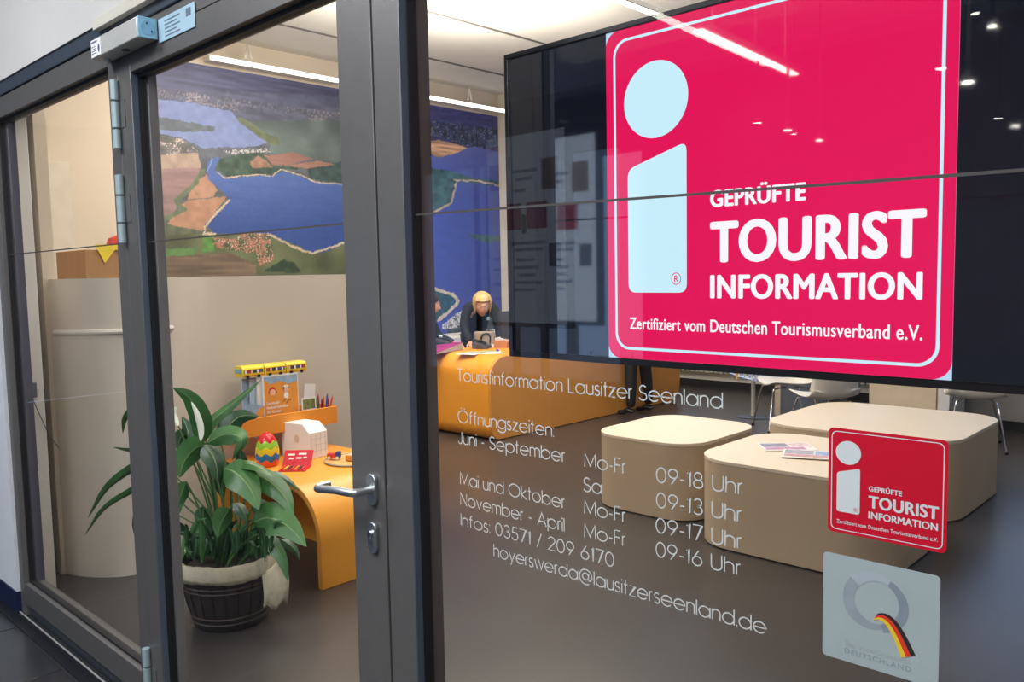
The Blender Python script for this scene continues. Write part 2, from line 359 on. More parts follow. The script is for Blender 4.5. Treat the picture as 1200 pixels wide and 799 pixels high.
MB().box(GB, GB+.002, .0005, .02, .155, 2.27).build('rebate_face', mat('rebate_blue_grey', (84, 96, 110), .35, .3), w2, smooth=False)
MB().box(GB, GB+.003, .045, .08, .155, 2.27).build('glazing_bead', mat('bead_brown', (98, 88, 84), .35, .2), w2, smooth=False)
MB().box(GB+.004, 1.8, .029, .035, .155, 2.27).build('pane', GLS, w2, smooth=False)
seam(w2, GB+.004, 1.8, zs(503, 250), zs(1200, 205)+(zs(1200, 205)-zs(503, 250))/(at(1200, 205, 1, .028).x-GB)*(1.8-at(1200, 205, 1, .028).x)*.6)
hd = struct(empty('trim_4'))
MB().box(-4.335, 1.88, -.008, .1, 2.357, 2.412).build('head_profile', mat('head_blue_grey', (72, 80, 92), .35, .3), hd, bevel=.003)
cs = MB().box(-2.99, 1.2, -.03, -.008, 2.388, 2.424).build('cover_strip', mat('cream_strip', (205, 200, 186), .5), hd, bevel=.002)
dr = struct(empty('door_1', (-2.878, 0, 0)))
X = -2.878
def dbar(name, x0, x1, z0, z1, y0=-.002, y1=.078, m=None): return MB().box(x0-X, x1-X, y0, y1, z0, z1).build(name, m or FR, dr, bevel=.002)
dbar('door_stile', -2.877, -2.775, .012, 2.302)
dbar('door_stile', -1.633, -1.507, .012, 2.302)
dbar('top_rail', -2.775, -1.633, 2.218, 2.302)
dbar('bottom_rail', -2.775, -1.633, .012, .14)
o = bar('frame_head', hd, -2.881, -1.503, 2.305, 2.357)
MB().box(-2.775-X, -2.773-X, .0, .02, .14, 2.218).build('rebate_face', MATS['rebate_blue_grey'], dr, smooth=False)
g = MB().box(-2.775-X, -2.767-X, .02, .045, .14, 2.218).box(-2.775-X, -1.633-X, .02, .045, 2.205, 2.218).box(-1.639-X, -1.633-X, .02, .045, .14, 2.218)
g.build('gasket', GAS, dr, smooth=False)
MB().box(-2.775-X, -2.757-X, .045, .077, .14, 2.218).build('glazing_bead', mat('bead_grey', (120, 116, 114), .4, .2), dr, bevel=.002)
MB().box(-2.768-X, -1.638-X, .029, .035, .14, 2.208).build('pane', GLS, dr, smooth=False)
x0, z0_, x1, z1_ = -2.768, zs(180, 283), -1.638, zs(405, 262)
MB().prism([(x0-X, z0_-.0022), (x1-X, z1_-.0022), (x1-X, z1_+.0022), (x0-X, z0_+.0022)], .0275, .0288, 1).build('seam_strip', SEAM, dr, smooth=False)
TEAL = mat('hinge_satin_metal', (166, 186, 190), .45, .35, .04)
for (za, zb) in ((1.985, 2.211), (1.674, 1.903), (.048, .274)):
    h = empty('hinge', (0, -.014, 0)); h.parent = dr; L = zb-za
    for a, b in ((0, .29), (.30, .69), (.70, 1)):
        MB().lathe([(.004, za+a*L), (.0135, za+a*L+.002), (.0135, za+b*L-.003), (.004, za+b*L-.001)], n=16).build('hinge_knuckle', TEAL, h)
    MB().box(.004, .05, .010, .013, za+L*.3, za+L*.69).build('hinge_plate', FR, h, smooth=False)
# lever handle with rose and cylinder rose
hp = at(437, 573, 1, -.004)
m = MB()
m.prism(rrect(hp.x-.016, hp.x+.018, hp.z-.037, hp.z+.037, .016), -.012, -.002, 1)
rs = m.build('handle_rose', STEEL, dr, bevel=.002); rs.location.x -= X
tip = at(370, 571, 1, -.058)
P = [(hp.x, -.01, hp.z), (hp.x, -.04, hp.z), (hp.x-.004, -.053, hp.z), (hp.x-.02, -.06, hp.z), (hp.x-.07, -.062, (hp.z+tip.z)/2+.003), (tip.x+.02, -.061, tip.z), (tip.x+.006, -.056, tip.z), (tip.x, -.044, tip.z), (tip.x, -.02, tip.z)]
lv = MB().tube(crom(P, 4), .0095, 12).build('lever', STEEL, dr); lv.location.x -= X
kp = at(438, 629, 1, -.004)
kr = MB().prism(rrect(kp.x-.016, kp.x+.018, kp.z-.037, kp.z+.037, .016), -.012, -.002, 1).build('lock_rose', STEEL, dr, bevel=.002); kr.location.x -= X
kc = MB().prism(_arc(kp.x-.001, kp.z+.009, .009, .009, 0, 342, 18), -.017, -.012, 1).box(kp.x-.006, kp.x+.004, -.017, -.012, kp.z-.02, kp.z+.002).build('lock_cylinder', CHR, kr, bevel=.001)
ks = MB().box(kp.x-.002, kp.x, -.0178, -.017, kp.z+.002, kp.z+.015).build('key_slot', BLK, kr)
# door closer (screwed onto the door head)
dc = thing('door_closer', 'silver grey box-shaped door closer above the glass door with pale blue end cap', 'door closer', (-2.93, 0, 2.275))
ca = MB().box(.0, .365, -.062, -.003, 0, .062).build('closer_body', ALU, dc, bevel=.004)
cap_ = MB().box(.366, .374, -.062, -.003, 0, .062).build('end_cap', mat('pale_blue_plastic', (140, 190, 214), .4), dc, bevel=.002)
MB().prism(_arc(-.0325, .031, .022, .022, 0, 345, 24), .374, .3755, 0).build('cap_disc', mat('pale_blue_disc', (126, 178, 206), .35), cap_, bevel=.0005)
MB().box(.3755, .3762, -.038, -.034, .040, .046).box(.3755, .3762, -.024, -.020, .018, .024).build('cap_screw', BLK, cap_, smooth=False)
lb = MB().box(.008, .085, -.0632, -.0622, .004, .058).build('sticker', PAPER, dc, smooth=False)
MB().prism(_arc(.071, .026, .007, .013, 0, 345, 16), -.0638, -.0633, 1).build('sticker_emblem', mat('emblem_blue', (50, 70, 150), .5), lb)
gm = MB().box(.013, .06, -.0637, -.0633, .048, .053)
for k in range(4): gm.box(.013, .05-.006*(k % 2), -.0637, -.0633, .014+k*.007, .0165+k*.007)
gm.build('sticker_print', mat('print_grey', (90, 90, 130), .6), lb, smooth=False)
MB().tube([(.05, -.03, 0), (.05, -.03, -.014)], [.012, .009], 14).build('spindle', TEAL, dc)
MB().prism(_arc(.2, -.03, .016, .012, 0, 345, 18), -.0012, 0, 2).build('spindle_hole', BLK, dc)
MB().box(.11, .14, -.045, -.01, .062, .07).build('adjusting_block', ALU, dc, bevel=.002)
pl_ = tag(MB().box(-2.545, -2.31, -.006, -.0025, 2.262, 2.332).build('rating_plate', mat('pale_blue_plate', (168, 200, 216), .4), bevel=.002), 'pale blue label plate with fine print beside the door closer', 'label')
gm = MB()
for k in range(5): gm.box(-2.5, -2.40-.02*(k % 2), -.0066, -.006, 2.272+k*.011, 2.276+k*.011)
gm.box(-2.36, -2.33, -.0066, -.006, 2.3, 2.322).build('fine_print', mat('print_slate', (96, 110, 130), .6), pl_, smooth=False)

# ------------------------------------------------------------------ lettering on the big pane
VIN = mat('vinyl_lettering', (196, 202, 200), .5, var=.02)
wl_ = thing('window_lettering', 'thin pale lettering on the large pane giving the opening hours, phone and mail', 'lettering', (0, 0, 0))
YG = .0286
lines = [('Touristinformation Lausitzer Seenland', (536.5, 446), (847, 478.5)), ('Öffnungszeiten:', (537, 494.5), (649, 511.7)),
 ('Juni - September', (537.5, 519.3), (662.3, 541.5)), ('Mo-Fr', (685.3, 546.8), (733.2, 555)), ('Sa', (684.3, 575.2), (704.8, 578.8)),
 ('Mai und Oktober', (539.6, 567), (661.9, 595.7)), ('Mo-Fr', (685, 601.5), (733.2, 612)), ('November - April', (540, 591), (661.5, 622.5)), ('Mo-Fr', (685, 629.3), (733, 640)),
 ('Infos: 03571 / 209 6170', (540.5, 615.3), (719.5, 664.3)), ('hoyerswerda@lausitzerseenland.de', (579, 651.5), (897.8, 743)),
 ('09-18 Uhr', (769.6, 564.6), (870, 579.3)), ('09-13 Uhr', (769.6, 594), (869, 611.5)), ('09-17 Uhr', (769, 623.5), (869, 643)), ('09-16 Uhr', (769, 651.5), (867.8, 674))]
cap = at(538, 430.5, 1, YG).z-at(538.6, 446, 1, YG).z
for t, a, b in lines:
    mb = MB(); stroke_text(mb, t, at(*a, 1, YG), at(*b, 1, YG), .0255, .088)
    o = mb.build('text_line', VIN, wl_, smooth=False)

# ------------------------------------------------------------------ the red certificate sign, used by display and sticker
def sign(par, field_mat, white_mat, SX, SZ, W, H, y, dy, field_name='sign_field', corner=True, text_mat=None):
    """(SX,SZ) lower left corner, size W x H on the plane y; u to the right, v up"""
    U = lambda u: SX+u*W
    V = lambda v: SZ+v*H
    if corner: fld = MB().prism(rrect(U(0), U(1), V(0), V(1), .045*W, 8), y-dy, y, 1).build(field_name, field_mat, par, smooth=False)
    y1 = y-dy
    def ringline():
        a = rrect(U(.028), U(.972), V(.028), V(.972), .05*W, 8); b = rrect(U(.036), U(.964), V(.036), V(.964), .044*W, 8); n = len(a)
        vs = [(p[0], y1-dy, p[1]) for p in a]+[(p[0], y1-dy, p[1]) for p in b]
        MB().add(vs, [(i, (i+1) % n, n+(i+1) % n, n+i) for i in range(n)]).build('border_line', white_mat, fld, smooth=False)
    ringline()
    MB().prism([(U(.179+.112*math.cos(t*PI/24)), V(.775+.112*math.sin(t*PI/24))) for t in range(48)], y1-dy, y1, 1).build('emblem_dot', white_mat, fld, smooth=False)
    r = .022
    body = [(.079, .205), (.285, .205), (.285, .64), (.079, .58)]
    pts = []
    for i in range(4):
        p0, p, p1 = [Vector(body[(i+k) % 4]) for k in (-1, 0, 1)]
        a = p+(p0-p).normalized()*r*1.2; b = p+(p1-p).normalized()*r*1.2
        for q in bez(a.to_3d(), p.to_3d(), b.to_3d(), 5): pts.append((U(q.x), V(q.y)))
    MB().prism(pts, y1-dy, y1, 1).build('emblem_stem', white_mat, fld, smooth=False)
    # registered mark
    c = (.250, .246); n = 24
    a = [(U(c[0]+.017*math.cos(2*PI*k/n)), y1-2*dy, V(c[1]+.018*math.sin(2*PI*k/n))) for k in range(n)]
    b = [(U(c[0]+.0145*math.cos(2*PI*k/n)), y1-2*dy, V(c[1]+.0155*math.sin(2*PI*k/n))) for k in range(n)]
    mk = MB().add(a+b, [(i, (i+1) % n, n+(i+1) % n, n+i) for i in range(n)])
    text_on(mk, 'R', (U(.2435), y1-2*dy, V(.2365)), (U(.2575), y1-2*dy, V(.2365)), .019*H, .012)
    mk.build('registered_mark', field_mat, fld, smooth=False)
    for t, u0, u1, v, cp, off in (('GEPRÜFTE', .362, .642, .446, .048, .050), ('TOURIST', .362, .938, .290, .118, .050), ('INFORMATION', .362, .932, .189, .068, .048), ('Zertifiziert vom Deutschen Tourismusverband e.V.', .082, .934, .092, .037, .022)):
        mb = MB(); text_on(mb, t, (U(u0), y1-dy, V(v)), (U(u1), y1-dy, V(v)), cp*H, 0, space=1.06, bold=off)
        mb.build('sign_text', text_mat or white_mat, fld, smooth=False)
    return fld

# display hanging behind the pane
YT = .25
tv = thing('display_screen', 'large flat screen behind the pane showing a bright red tourist information sign', 'screen', (-.724, YT, 1.356))
L0, R0, Z0, Z1 = -.616, .616, 0.0, .686
MB().box(L0, R0, .006, .05, Z0, Z1).build('housing', BLK, tv, bevel=.003)
bz = MB().box(L0, R0, -.006, .006, Z0, Z0+.013).box(L0, R0, -.006, .006, Z1-.011, Z1).box(L0, L0+.011, -.006, .006, Z0+.013, Z1-.011).box(R0-.011, R0, -.006, .006, Z0+.013, Z1-.011)
bz.build('bezel', mat('bezel_black', (22, 22, 24), .3), tv, bevel=.001)
pn = MB().box(L0+.011, R0-.011, .0, .006, Z0+.013, Z1-.011).build('panel', mat('panel_glass_black', (3, 3, 5), .03, var=0, spec=.9, coat=1, emit=(22, 26, 38), estr=.6), tv, smooth=False)
SG = mat('sign_red_lit', (40, 2, 10), .02, var=.03, emit=(236, 22, 92), estr=.92, spec=.8)
SW = mat('sign_white_lit', (60, 60, 60), .06, var=.0, emit=(196, 236, 250), estr=1.0, spec=.8)
SC = mat('sign_corner_lit', (60, 60, 60), .06, var=.0, emit=(190, 225, 250), estr=.9, spec=.8)
sgw = .662
cf = MB().box(-sgw/2, sgw/2, -.0006, 0, Z0+.0135, Z1-.0115).build('picture_ground', SC, tv, smooth=False)
f_ = sign(tv, SG, SW, -sgw/2, Z0+.0135, sgw, Z1-Z0-.025, -.0006, .0005, text_mat=mat('sign_text_lit', (60, 60, 60), .05, var=0, emit=(248, 246, 252), estr=1.0, spec=.8))
MB().tube([(0, .075, .34), (0, .075, 2.59)], .022, 16).build('mount_pole', mat('pole_grey', (70, 70, 72), .4, .5), tv)
MB().box(-.12, .12, .05, .075, .2, .48).build('mount_bracket', BLK, tv, bevel=.003)

# red sticker on the pane
p00 = at(970, 623, 1, .0286); p10 = at(1110, 647, 1, .0286); p01 = at(975, 495, 1, .0286)
st = thing('red_sticker', 'small square red tourist information sticker on the pane, upper of the two', 'sticker', (p00.x, .0286, (p00.z+p10.z)/2))
RED = mat('sticker_red', (196, 18, 44), .4, var=.03, spec=.4); GRYW = mat('sticker_white', (206, 212, 212), .5, var=.02)
sign(st, RED, GRYW, 0, 0, p10.x-p00.x-.001, .153, -.0001, .00025)
# white sticker with ring emblem
q00 = at(963, 765, 1, .0286)
qs = thing('quality_sticker', 'pale grey square sticker with a silver Q ring, below the red sticker', 'sticker', (q00.x+.001, .0286, q00.z-.001))
QW = .160
MB().prism(rrect(0, QW, 0, QW-.003, .006), -.0004, -.0001, 1).build('sticker_sheet', mat('sheet_grey_white', (160, 172, 172), .45, var=.03, scale=14), qs, smooth=False)
cx, cz = .0765, .098
def ringseg(a0, a1, r0f, r1f, y, m, name, n=22):
    vs = []
    for i in range(n+1):
        t = i/n; a = math.radians(a0+(a1-a0)*t); ri, ro = r0f(t), r1f(t)
        vs += [(cx+ri*math.cos(a), y, cz+ri*math.sin(a)), (cx+ro*math.cos(a), y, cz+ro*math.sin(a))]
    MB().add(vs, [(2*i, 2*i+1, 2*i+3, 2*i+2) for i in range(n)]).build(name, m, qs, smooth=False)
ringseg(128, 300, lambda t: .030, lambda t: .047-.012*max(0, t-.5)*2, -.0006, mat('ring_silver_mid', (142, 152, 158), .4, var=.1, scale=30), 'ring_band')
ringseg(70, -75, lambda t: .033-.004*t, lambda t: .041+.003*math.sin(t*3), -.0007, mat('ring_silver_dark', (128, 138, 148), .4, var=.12, scale=30), 'ring_band')
ringseg(62, 140, lambda t: .030+.003*(1-t), lambda t: .042+.006*t, -.0008, mat('ring_silver_light', (164, 174, 180), .4, var=.06, scale=30), 'ring_band')
def ribbon(u0, u1, m):
    vs = []; n = 14
    for i in range(n+1):
        t = i/n; x = .072+.040*t; z = .066+.016*math.sin(t*PI*.9+.35)-.036*t**1.5; wz = .017
        for u in (u0, u1): vs.append((x+u*.017*(.4+.7*t), -.001, z+u*.012*(1-.25*t)))
    MB().add(vs, [(2*i, 2*i+1, 2*i+3, 2*i+2) for i in range(n)]).build('ribbon', m, qs, smooth=False)
ribbon(0, .33, mat('ribbon_gold', (226, 190, 50), .4)); ribbon(.33, .67, mat('ribbon_red', (214, 58, 40), .4)); ribbon(.67, 1, mat('ribbon_black', (46, 44, 46), .4))
mb = MB(); text_on(mb, 'ServiceQualität', (.033, -.0007, .0235), (.125, -.0007, .0235), .0075, .0); mb.build('sticker_text', mat('faint_grey_ink', (156, 166, 168), .5, var=0), qs, smooth=False)
mb = MB(); text_on(mb, 'DEUTSCHLAND', (.033, -.0007, .0125), (.125, -.0007, .0125), .0075, .012, space=1.2); mb.build('sticker_text', mat('grey_ink', (134, 146, 152), .5, var=0), qs, smooth=False)
#PART2
# ------------------------------------------------------------------ aerial photograph on the far wall (flat print)
XW = -7.985
def mural():
    y0, y1, z0, z1 = 2.15, 7.02, .62, 3.66
    NX, NZ = 760, 420
    ys = np.linspace(y0, y1, NX+1); zz = np.linspace(z0, z1, NZ+1); YY, ZZ = np.meshgrid(ys, zz)
    d = np.stack([np.full_like(YY, XW)-CAM.x, YY-CAM.y, ZZ-CAM.z], -1)
    ww = d@np.array(_f); PX = 600+FPX*(d@np.array(RR))/ww; PY = 399.5-FPX*(d@np.array(UU))/ww     # picture features measured in the photograph, mapped onto the wall
    def vnoise(sx, sy, seed):
        r = np.random.default_rng(seed); gx = int(sx)+2; gy = int(sy)+2; g = r.random((gy, gx))
        u = np.linspace(0, sx-.001, NX+1); v = np.linspace(0, sy-.001, NZ+1); iu = u.astype(int); iv = v.astype(int); fu = u-iu; fv = v-iv; fu = fu*fu*(3-2*fu); fv = fv*fv*(3-2*fv)
        a = g[iv][:, iu]; b = g[iv][:, iu+1]; c = g[iv+1][:, iu]; e = g[iv+1][:, iu+1]
        return (a*(1-fu)+b*fu)*(1-fv)[:, None]+(c*(1-fu)+e*fu)*fv[:, None]
    n1 = vnoise(24, 14, 1); n2 = vnoise(90, 60, 2); n3 = vnoise(520, 330, 3); st = vnoise(20, 120, 4)
    PXn = PX+(n2-.5)*2.0+(n3-.5)*1.2; PYn = PY+(vnoise(90, 60, 7)-.5)*1.6+(vnoise(400, 250, 8)-.5)*1.2
    col = np.zeros(PX.shape+(3,))
    def inside(P):
        m = np.zeros(PX.shape, bool); n = len(P)
        for i in range(n):
            (xa, ya), (xb, yb) = P[i], P[(i+1) % n]
            if ya == yb: continue
            c = ((ya > PYn) != (yb > PYn)) & (PXn < (xb-xa)*(PYn-ya)/(yb-ya)+xa); m ^= c
        return m
    def line(P, wd):
        m = np.zeros(PX.shape, bool)
        for (xa, ya), (xb, yb) in zip(P[:-1], P[1:]):
            t = np.clip(((PXn-xa)*(xb-xa)+(PYn-ya)*(yb-ya))/((xb-xa)**2+(yb-ya)**2), 0, 1)
            m |= np.hypot(PXn-xa-t*(xb-xa), PYn-ya-t*(yb-ya)) < wd/2
        return m
    A = lambda P: [(170+x/2.96, 60+y/2.96) for x, y in P]
    B = lambda P: [(490+x/2.497, 100+y/2.497) for x, y in P]
    D = lambda P: [(495+x/8.51, 330+y/8.51) for x, y in P]
    def put(m, c, amt=.12, nn=None):
        nn = n2 if nn is None else nn
        col[m] = (np.array(c, float)[None]*(1+amt*2*(nn[m]-.5))[:, None])
    t = np.clip((PY-75)/230, 0, 1)[..., None]
    col[:] = np.array([84, 86, 128])*(1-t)+np.array([104, 116, 96])*t
    col *= (1+.26*(st-.5)+.16*(n2-.5))[..., None]
    hill = inside(A([(0, -60), (760, 60), (760, 160), (0, 125)])); put(hill, (78, 80, 122), .2, st)
    tw = inside(A([(40, 130), (300, 160), (480, 190), (690, 215), (690, 250), (480, 240), (330, 210), (170, 178), (40, 160)])); tk = np.clip((n3*(.55+.9*n1)-.52)*3.2, 0, 1)*tw; col[:] = col*(1-tk[..., None]*.75)+np.array([184, 168, 160])*tk[..., None]*.75
    mid = inside(A([(330, 245), (690, 240), (690, 390), (430, 350), (440, 320)])); put(mid, (98, 116, 112), .16, n1)
    gr = inside(A([(300, 225), (350, 235), (430, 290), (460, 300), (470, 325), (430, 322), (380, 285)])); put(gr, (110, 122, 86), .15)
    put(inside(A([(30, 165), (170, 180), (300, 210), (330, 250), (400, 300), (428, 318), (380, 330), (200, 335), (130, 300), (30, 285)])), (124, 142, 200), .05)
    put(inside(A([(30, 222), (120, 240), (245, 262), (240, 278), (130, 280), (30, 268)])), (98, 110, 122), .15)
    tl = inside(A([(30, 290), (130, 305), (185, 345), (60, 362), (30, 360)])); put(tl, (112, 110, 108), .2); put(tl & (n3*n2 > .4), (196, 176, 168), .2, n3)
    put(inside(A([(20, 365), (185, 350), (195, 405), (20, 408)])), (186, 158, 138), .08)
    put(inside(A([(20, 408), (195, 405), (160, 470), (100, 520), (110, 545), (60, 600), (20, 640)])), (162, 126, 126), .08, st)
    put(inside(A([(210, 425), (250, 480), (235, 505), (145, 512), (165, 470)])), (196, 142, 112), .07)
    put(inside(A([(145, 515), (280, 505), (245, 560), (195, 625), (75, 600)])), (192, 138, 104), .07)
    put(line(A([(200, 415), (165, 470), (105, 520), (135, 550), (60, 585)]), 5), (110, 128, 92), .1)
    put(inside(A([(20, 600), (75, 600), (195, 630), (20, 680)])), (104, 112, 82), .2)
    low = inside(A([(20, 640), (200, 632), (430, 632), (580, 700), (760, 660), (760, 900), (20, 900)])); put(low, (96, 104, 66), .25, n1)
    put(inside(A([(20, 690), (180, 680), (170, 705), (20, 716)])), (96, 146, 74), .08)
    put(inside(A([(20, 716), (170, 705), (300, 700), (385, 740), (385, 800), (20, 800)])), (124, 102, 78), .2, st)
    put(inside(A([(200, 640), (240, 640), (240, 690), (200, 700)])), (90, 150, 60), .1)
    put(inside(A([(410, 765), (480, 720), (520, 735), (540, 770)])), (50, 74, 44), .2)
    lk = inside(A([(215, 385), (250, 365), (262, 375), (240, 410), (285, 440), (440, 430), (480, 418), (560, 440), (600, 455), (695, 465), (800, 470), (830, 655), (700, 662), (620, 700), (580, 700), (540, 680), (430, 635), (240, 632), (205, 600), (290, 520), (270, 490), (215, 440)]))
    g_ = np.clip((PY-200)/70, 0, 1)[..., None]; lc = np.array([76, 108, 186])*(1-g_)+np.array([44, 76, 158])*g_; col[lk] = lc[lk]*(1+.05*(st[lk]-.5))[:, None]
    put(inside(A([(258, 372), (330, 358), (400, 350), (500, 385), (560, 405), (480, 412), (430, 425), (283, 434), (245, 408)])), (62, 88, 72), .25)
    put(inside(A([(560, 402), (690, 380), (780, 400), (780, 465), (695, 458), (600, 448), (570, 438)])), (58, 82, 80), .2)
    put(inside(A([(415, 362), (520, 352), (585, 374), (490, 396), (440, 392)])), (164, 112, 100), .08, st)
    put(inside(A([(490, 396), (600, 380), (660, 392), (560, 408)])), (176, 124, 104), .08, st)
    put(inside(A([(365, 385), (392, 362), (420, 380), (445, 402), (370, 404)])), (172, 122, 100), .15)
    sh = line(A([(250, 420), (275, 438), (400, 428), (440, 434), (470, 410), (560, 436), (590, 455), (695, 463)]), 1.3) | line(A([(292, 518), (255, 555), (205, 610), (205, 632), (245, 634)]), 2.4) | line(A([(428, 634), (520, 682), (580, 702), (630, 686), (720, 652)]), 2.4)
    put(sh, (206, 186, 156), .15, n3)
    put(line(A([(235, 372), (215, 415)]), 2), (120, 150, 215), .05)
    v = inside(A([(230, 645), (300, 655), (350, 628), (430, 632), (450, 720), (400, 745), (385, 700), (330, 695), (240, 680)])); put(v, (100, 112, 70), .2); put(v & (n3*(.4+n2) > .42), (190, 110, 90), .25, n3); put(v & (n3 > .84), (220, 208, 198), .1)
    vt = inside(A([(270, 345), (420, 335), (440, 350), (290, 358)])); put(vt & (n3 > .5), (190, 186, 180), .2, n3)
    # right part, more saturated
    r_ = PX > 470
    g_ = np.clip((PY-118)/60, 0, 1)[..., None]; c2 = (np.array([72, 72, 136])*(1-g_)+np.array([66, 72, 122])*g_)*(1+.3*(st-.5)+.2*(n2-.5))[..., None]; col[r_] = c2[r_]
    f = inside(B([(-40, 95), (100, 110), (255, 130), (255, 200), (150, 182), (60, 150), (-40, 160)])) & r_; put(f, (52, 68, 104), .35); put(f & (n3 > .78), (150, 140, 160), .2)
    g_ = np.clip((PX-510)/80, 0, 1)[..., None]; h_ = np.clip((PY-175)/60, 0, 1)[..., None]
    lc = (np.array([106, 124, 206])*(1-h_)+np.array([66, 86, 186])*h_)*(1-g_*.25)+np.array([90, 60, 130])*g_*.14
    lm = inside(B([(-40, 205), (60, 205), (160, 178), (280, 205), (280, 900), (-40, 900)])) & r_; col[lm] = lc[lm]*(1+.04*(st[lm]-.5))[:, None]
    ft = inside(B([(32, 165), (62, 158), (145, 183), (110, 200), (60, 212), (32, 195), (0, 180)])) & r_; put(ft, (214, 170, 140), .3, st)
    put(inside(B([(0, 236), (100, 252), (160, 270), (260, 284), (262, 300), (120, 280), (105, 300), (92, 350), (50, 370), (0, 372)])) & r_, (56, 96, 100), .25)
    put((line(B([(105, 276), (180, 280), (256, 298)]), 2) | line(B([(112, 285), (96, 345), (50, 370), (10, 374)]), 2.6)) & r_, (204, 184, 160), .15)
    put(inside(B([(140, 432), (175, 436), (256, 440), (256, 456), (200, 461), (160, 448)])) & r_, (62, 92, 96), .2)
    put(inside(D([(-100, 60), (110, 75), (240, 105), (330, 160), (345, 200), (310, 250), (240, 300), (150, 380), (60, 430), (-100, 480)])) & r_, (44, 92, 112), .15)
    put(line(D([(60, 60), (200, 95), (300, 125), (352, 185), (330, 240), (260, 300), (160, 385)]), 3.6) & r_, (222, 210, 196), .1)
    put(inside(D([(270, 390), (400, 290), (480, 250), (690, 215), (800, 290), (900, 330), (900, 700), (200, 700)])) & r_, (74, 82, 80), .25)
    ct = inside(D([(200, 440), (300, 340), (400, 290), (440, 340), (420, 460), (200, 470)])) & r_; put(ct & (n3*(.4+n2) > .42), (206, 206, 214), .2, n3)
    put(inside(D([(810, 235), (836, 120), (866, 235)])), (236, 236, 240), .02)
    col = col*.9; gm_ = col.mean(-1, keepdims=True); sf = np.where(PX > 470, 1.04, .84)[..., None]; col = col*sf+gm_*(1-sf)+4+(n3[..., None]-.5)*9
    col = np.clip(col/255, 0, 1); linc = np.where(col <= .04045, col/12.92, ((col+.055)/1.055)**2.4)
    vs = np.stack([np.full(YY.size, XW), YY.ravel(), ZZ.ravel()], 1)
    idx = np.arange(YY.size).reshape(YY.shape); F = np.stack([idx[:-1, :-1], idx[:-1, 1:], idx[1:, 1:], idx[1:, :-1]], -1).reshape(-1, 4)
    me = bpy.data.meshes.new('wall_mural'); me.vertices.add(len(vs)); me.vertices.foreach_set('co', vs.ravel().astype(np.float32))
    me.loops.add(F.size); me.loops.foreach_set('vertex_index', F.ravel().astype(np.int32)); me.polygons.add(len(F)); me.polygons.foreach_set('loop_start', (np.arange(len(F))*4).astype(np.int32))
    me.update(calc_edges=True)
    at_ = me.color_attributes.new('Col', 'FLOAT_COLOR', 'POINT'); at_.data.foreach_set('color', np.concatenate([linc.reshape(-1, 3), np.ones((YY.size, 1))], 1).ravel().astype(np.float32))
    me.materials.append(attrmat('mural_print', .5)); me.validate()
    o = bpy.data.objects.new('wall_mural', me); C.objects.link(o)
    tag(o, 'huge aerial photograph of blue lakes, fields and villages on the far wall', 'mural')
    MB().box(-8.0, XW-.001, y0-.002, y1+.002, z0-.002, z1+.002).build('backing_board', WHT, o, smooth=False)
mural()
# light line above the mural
LED = mat('lit_diffuser', (240, 240, 235), .5, var=0, emit=(255, 250, 238), estr=3.2)
lt = thing('wall_light_line', 'long thin white light line running above the aerial photograph', 'light', (-7.9, 2.88, 3.69))
MB().box(-.09, .03, 0, 5.1, .0, .055).build('housing', WHT, lt, bevel=.003)
MB().box(.03, .036, .02, 5.08, .006, .048).build('diffuser', LED, lt, smooth=False)
for k, px in enumerate(((290, 52), (550, 104))):
    q = at(px[0], px[1], 0, -7.82)
    MB().tube([(q.x, q.y-.03, q.z-.14), (q.x, q.y, q.z), (q.x, q.y+.04, q.z-.14)], .013, 6).build('cable_hook', WHT, None)
    o = C.objects[-1]; tag(o, ('small white cable hook above the light line, left of the door post' , 'small white cable hook above the light line, between post and screen')[k], 'hook', 'cable hooks at the light line')
# ceiling luminaire running into the room
q0 = at(700, -16, 2, 3.6); q1 = at(802, 30, 2, 3.6)
cl = thing('linear_ceiling_light', 'slim linear ceiling light running above the display screen', 'ceiling light', (-3.88, 3.6, 3.6))
MB().box(-.04, .04, 0, 3.6, .006, .05).build('housing', mat('housing_grey', (120, 118, 114), .5), cl, bevel=.003)
MB().box(-.03, .03, .02, 3.58, -.004, .006).build('diffuser', LED, cl, smooth=False)
for y in (.4, 3.2): MB().tube([(0, y, .07), (0, y, .35)], .004, 6).build('suspension_wire', ALU, cl)
def spot(name, loc, label, m_on=None, tilt=.5):
    s = thing(name, label, 'spotlight', loc); M = Matrix.Rotation(tilt, 4, 'X')
    MB().tube([(0, 0, .0), (0, 0, .16)], .012, 8).build('stem', BLK, s)
    MB().lathe([(.045, .05), (.05, -.10), (.044, -.10), (.04, -.06)], M=M, n=20).build('lamp_head', mat('spot_grey', (110, 108, 106), .4, .4), s)
    MB().lathe([(.001, -.07), (.04, -.07)], M=M, n=20, cap=False).build('lens', m_on or mat('spot_lens', (160, 156, 150), .2), s)
    return s
spq = at(840, 8, 2, 3.68)
spot('ceiling_spotlight', spq, 'grey cylindrical spotlight on the ceiling above the display screen').location.z = 3.79
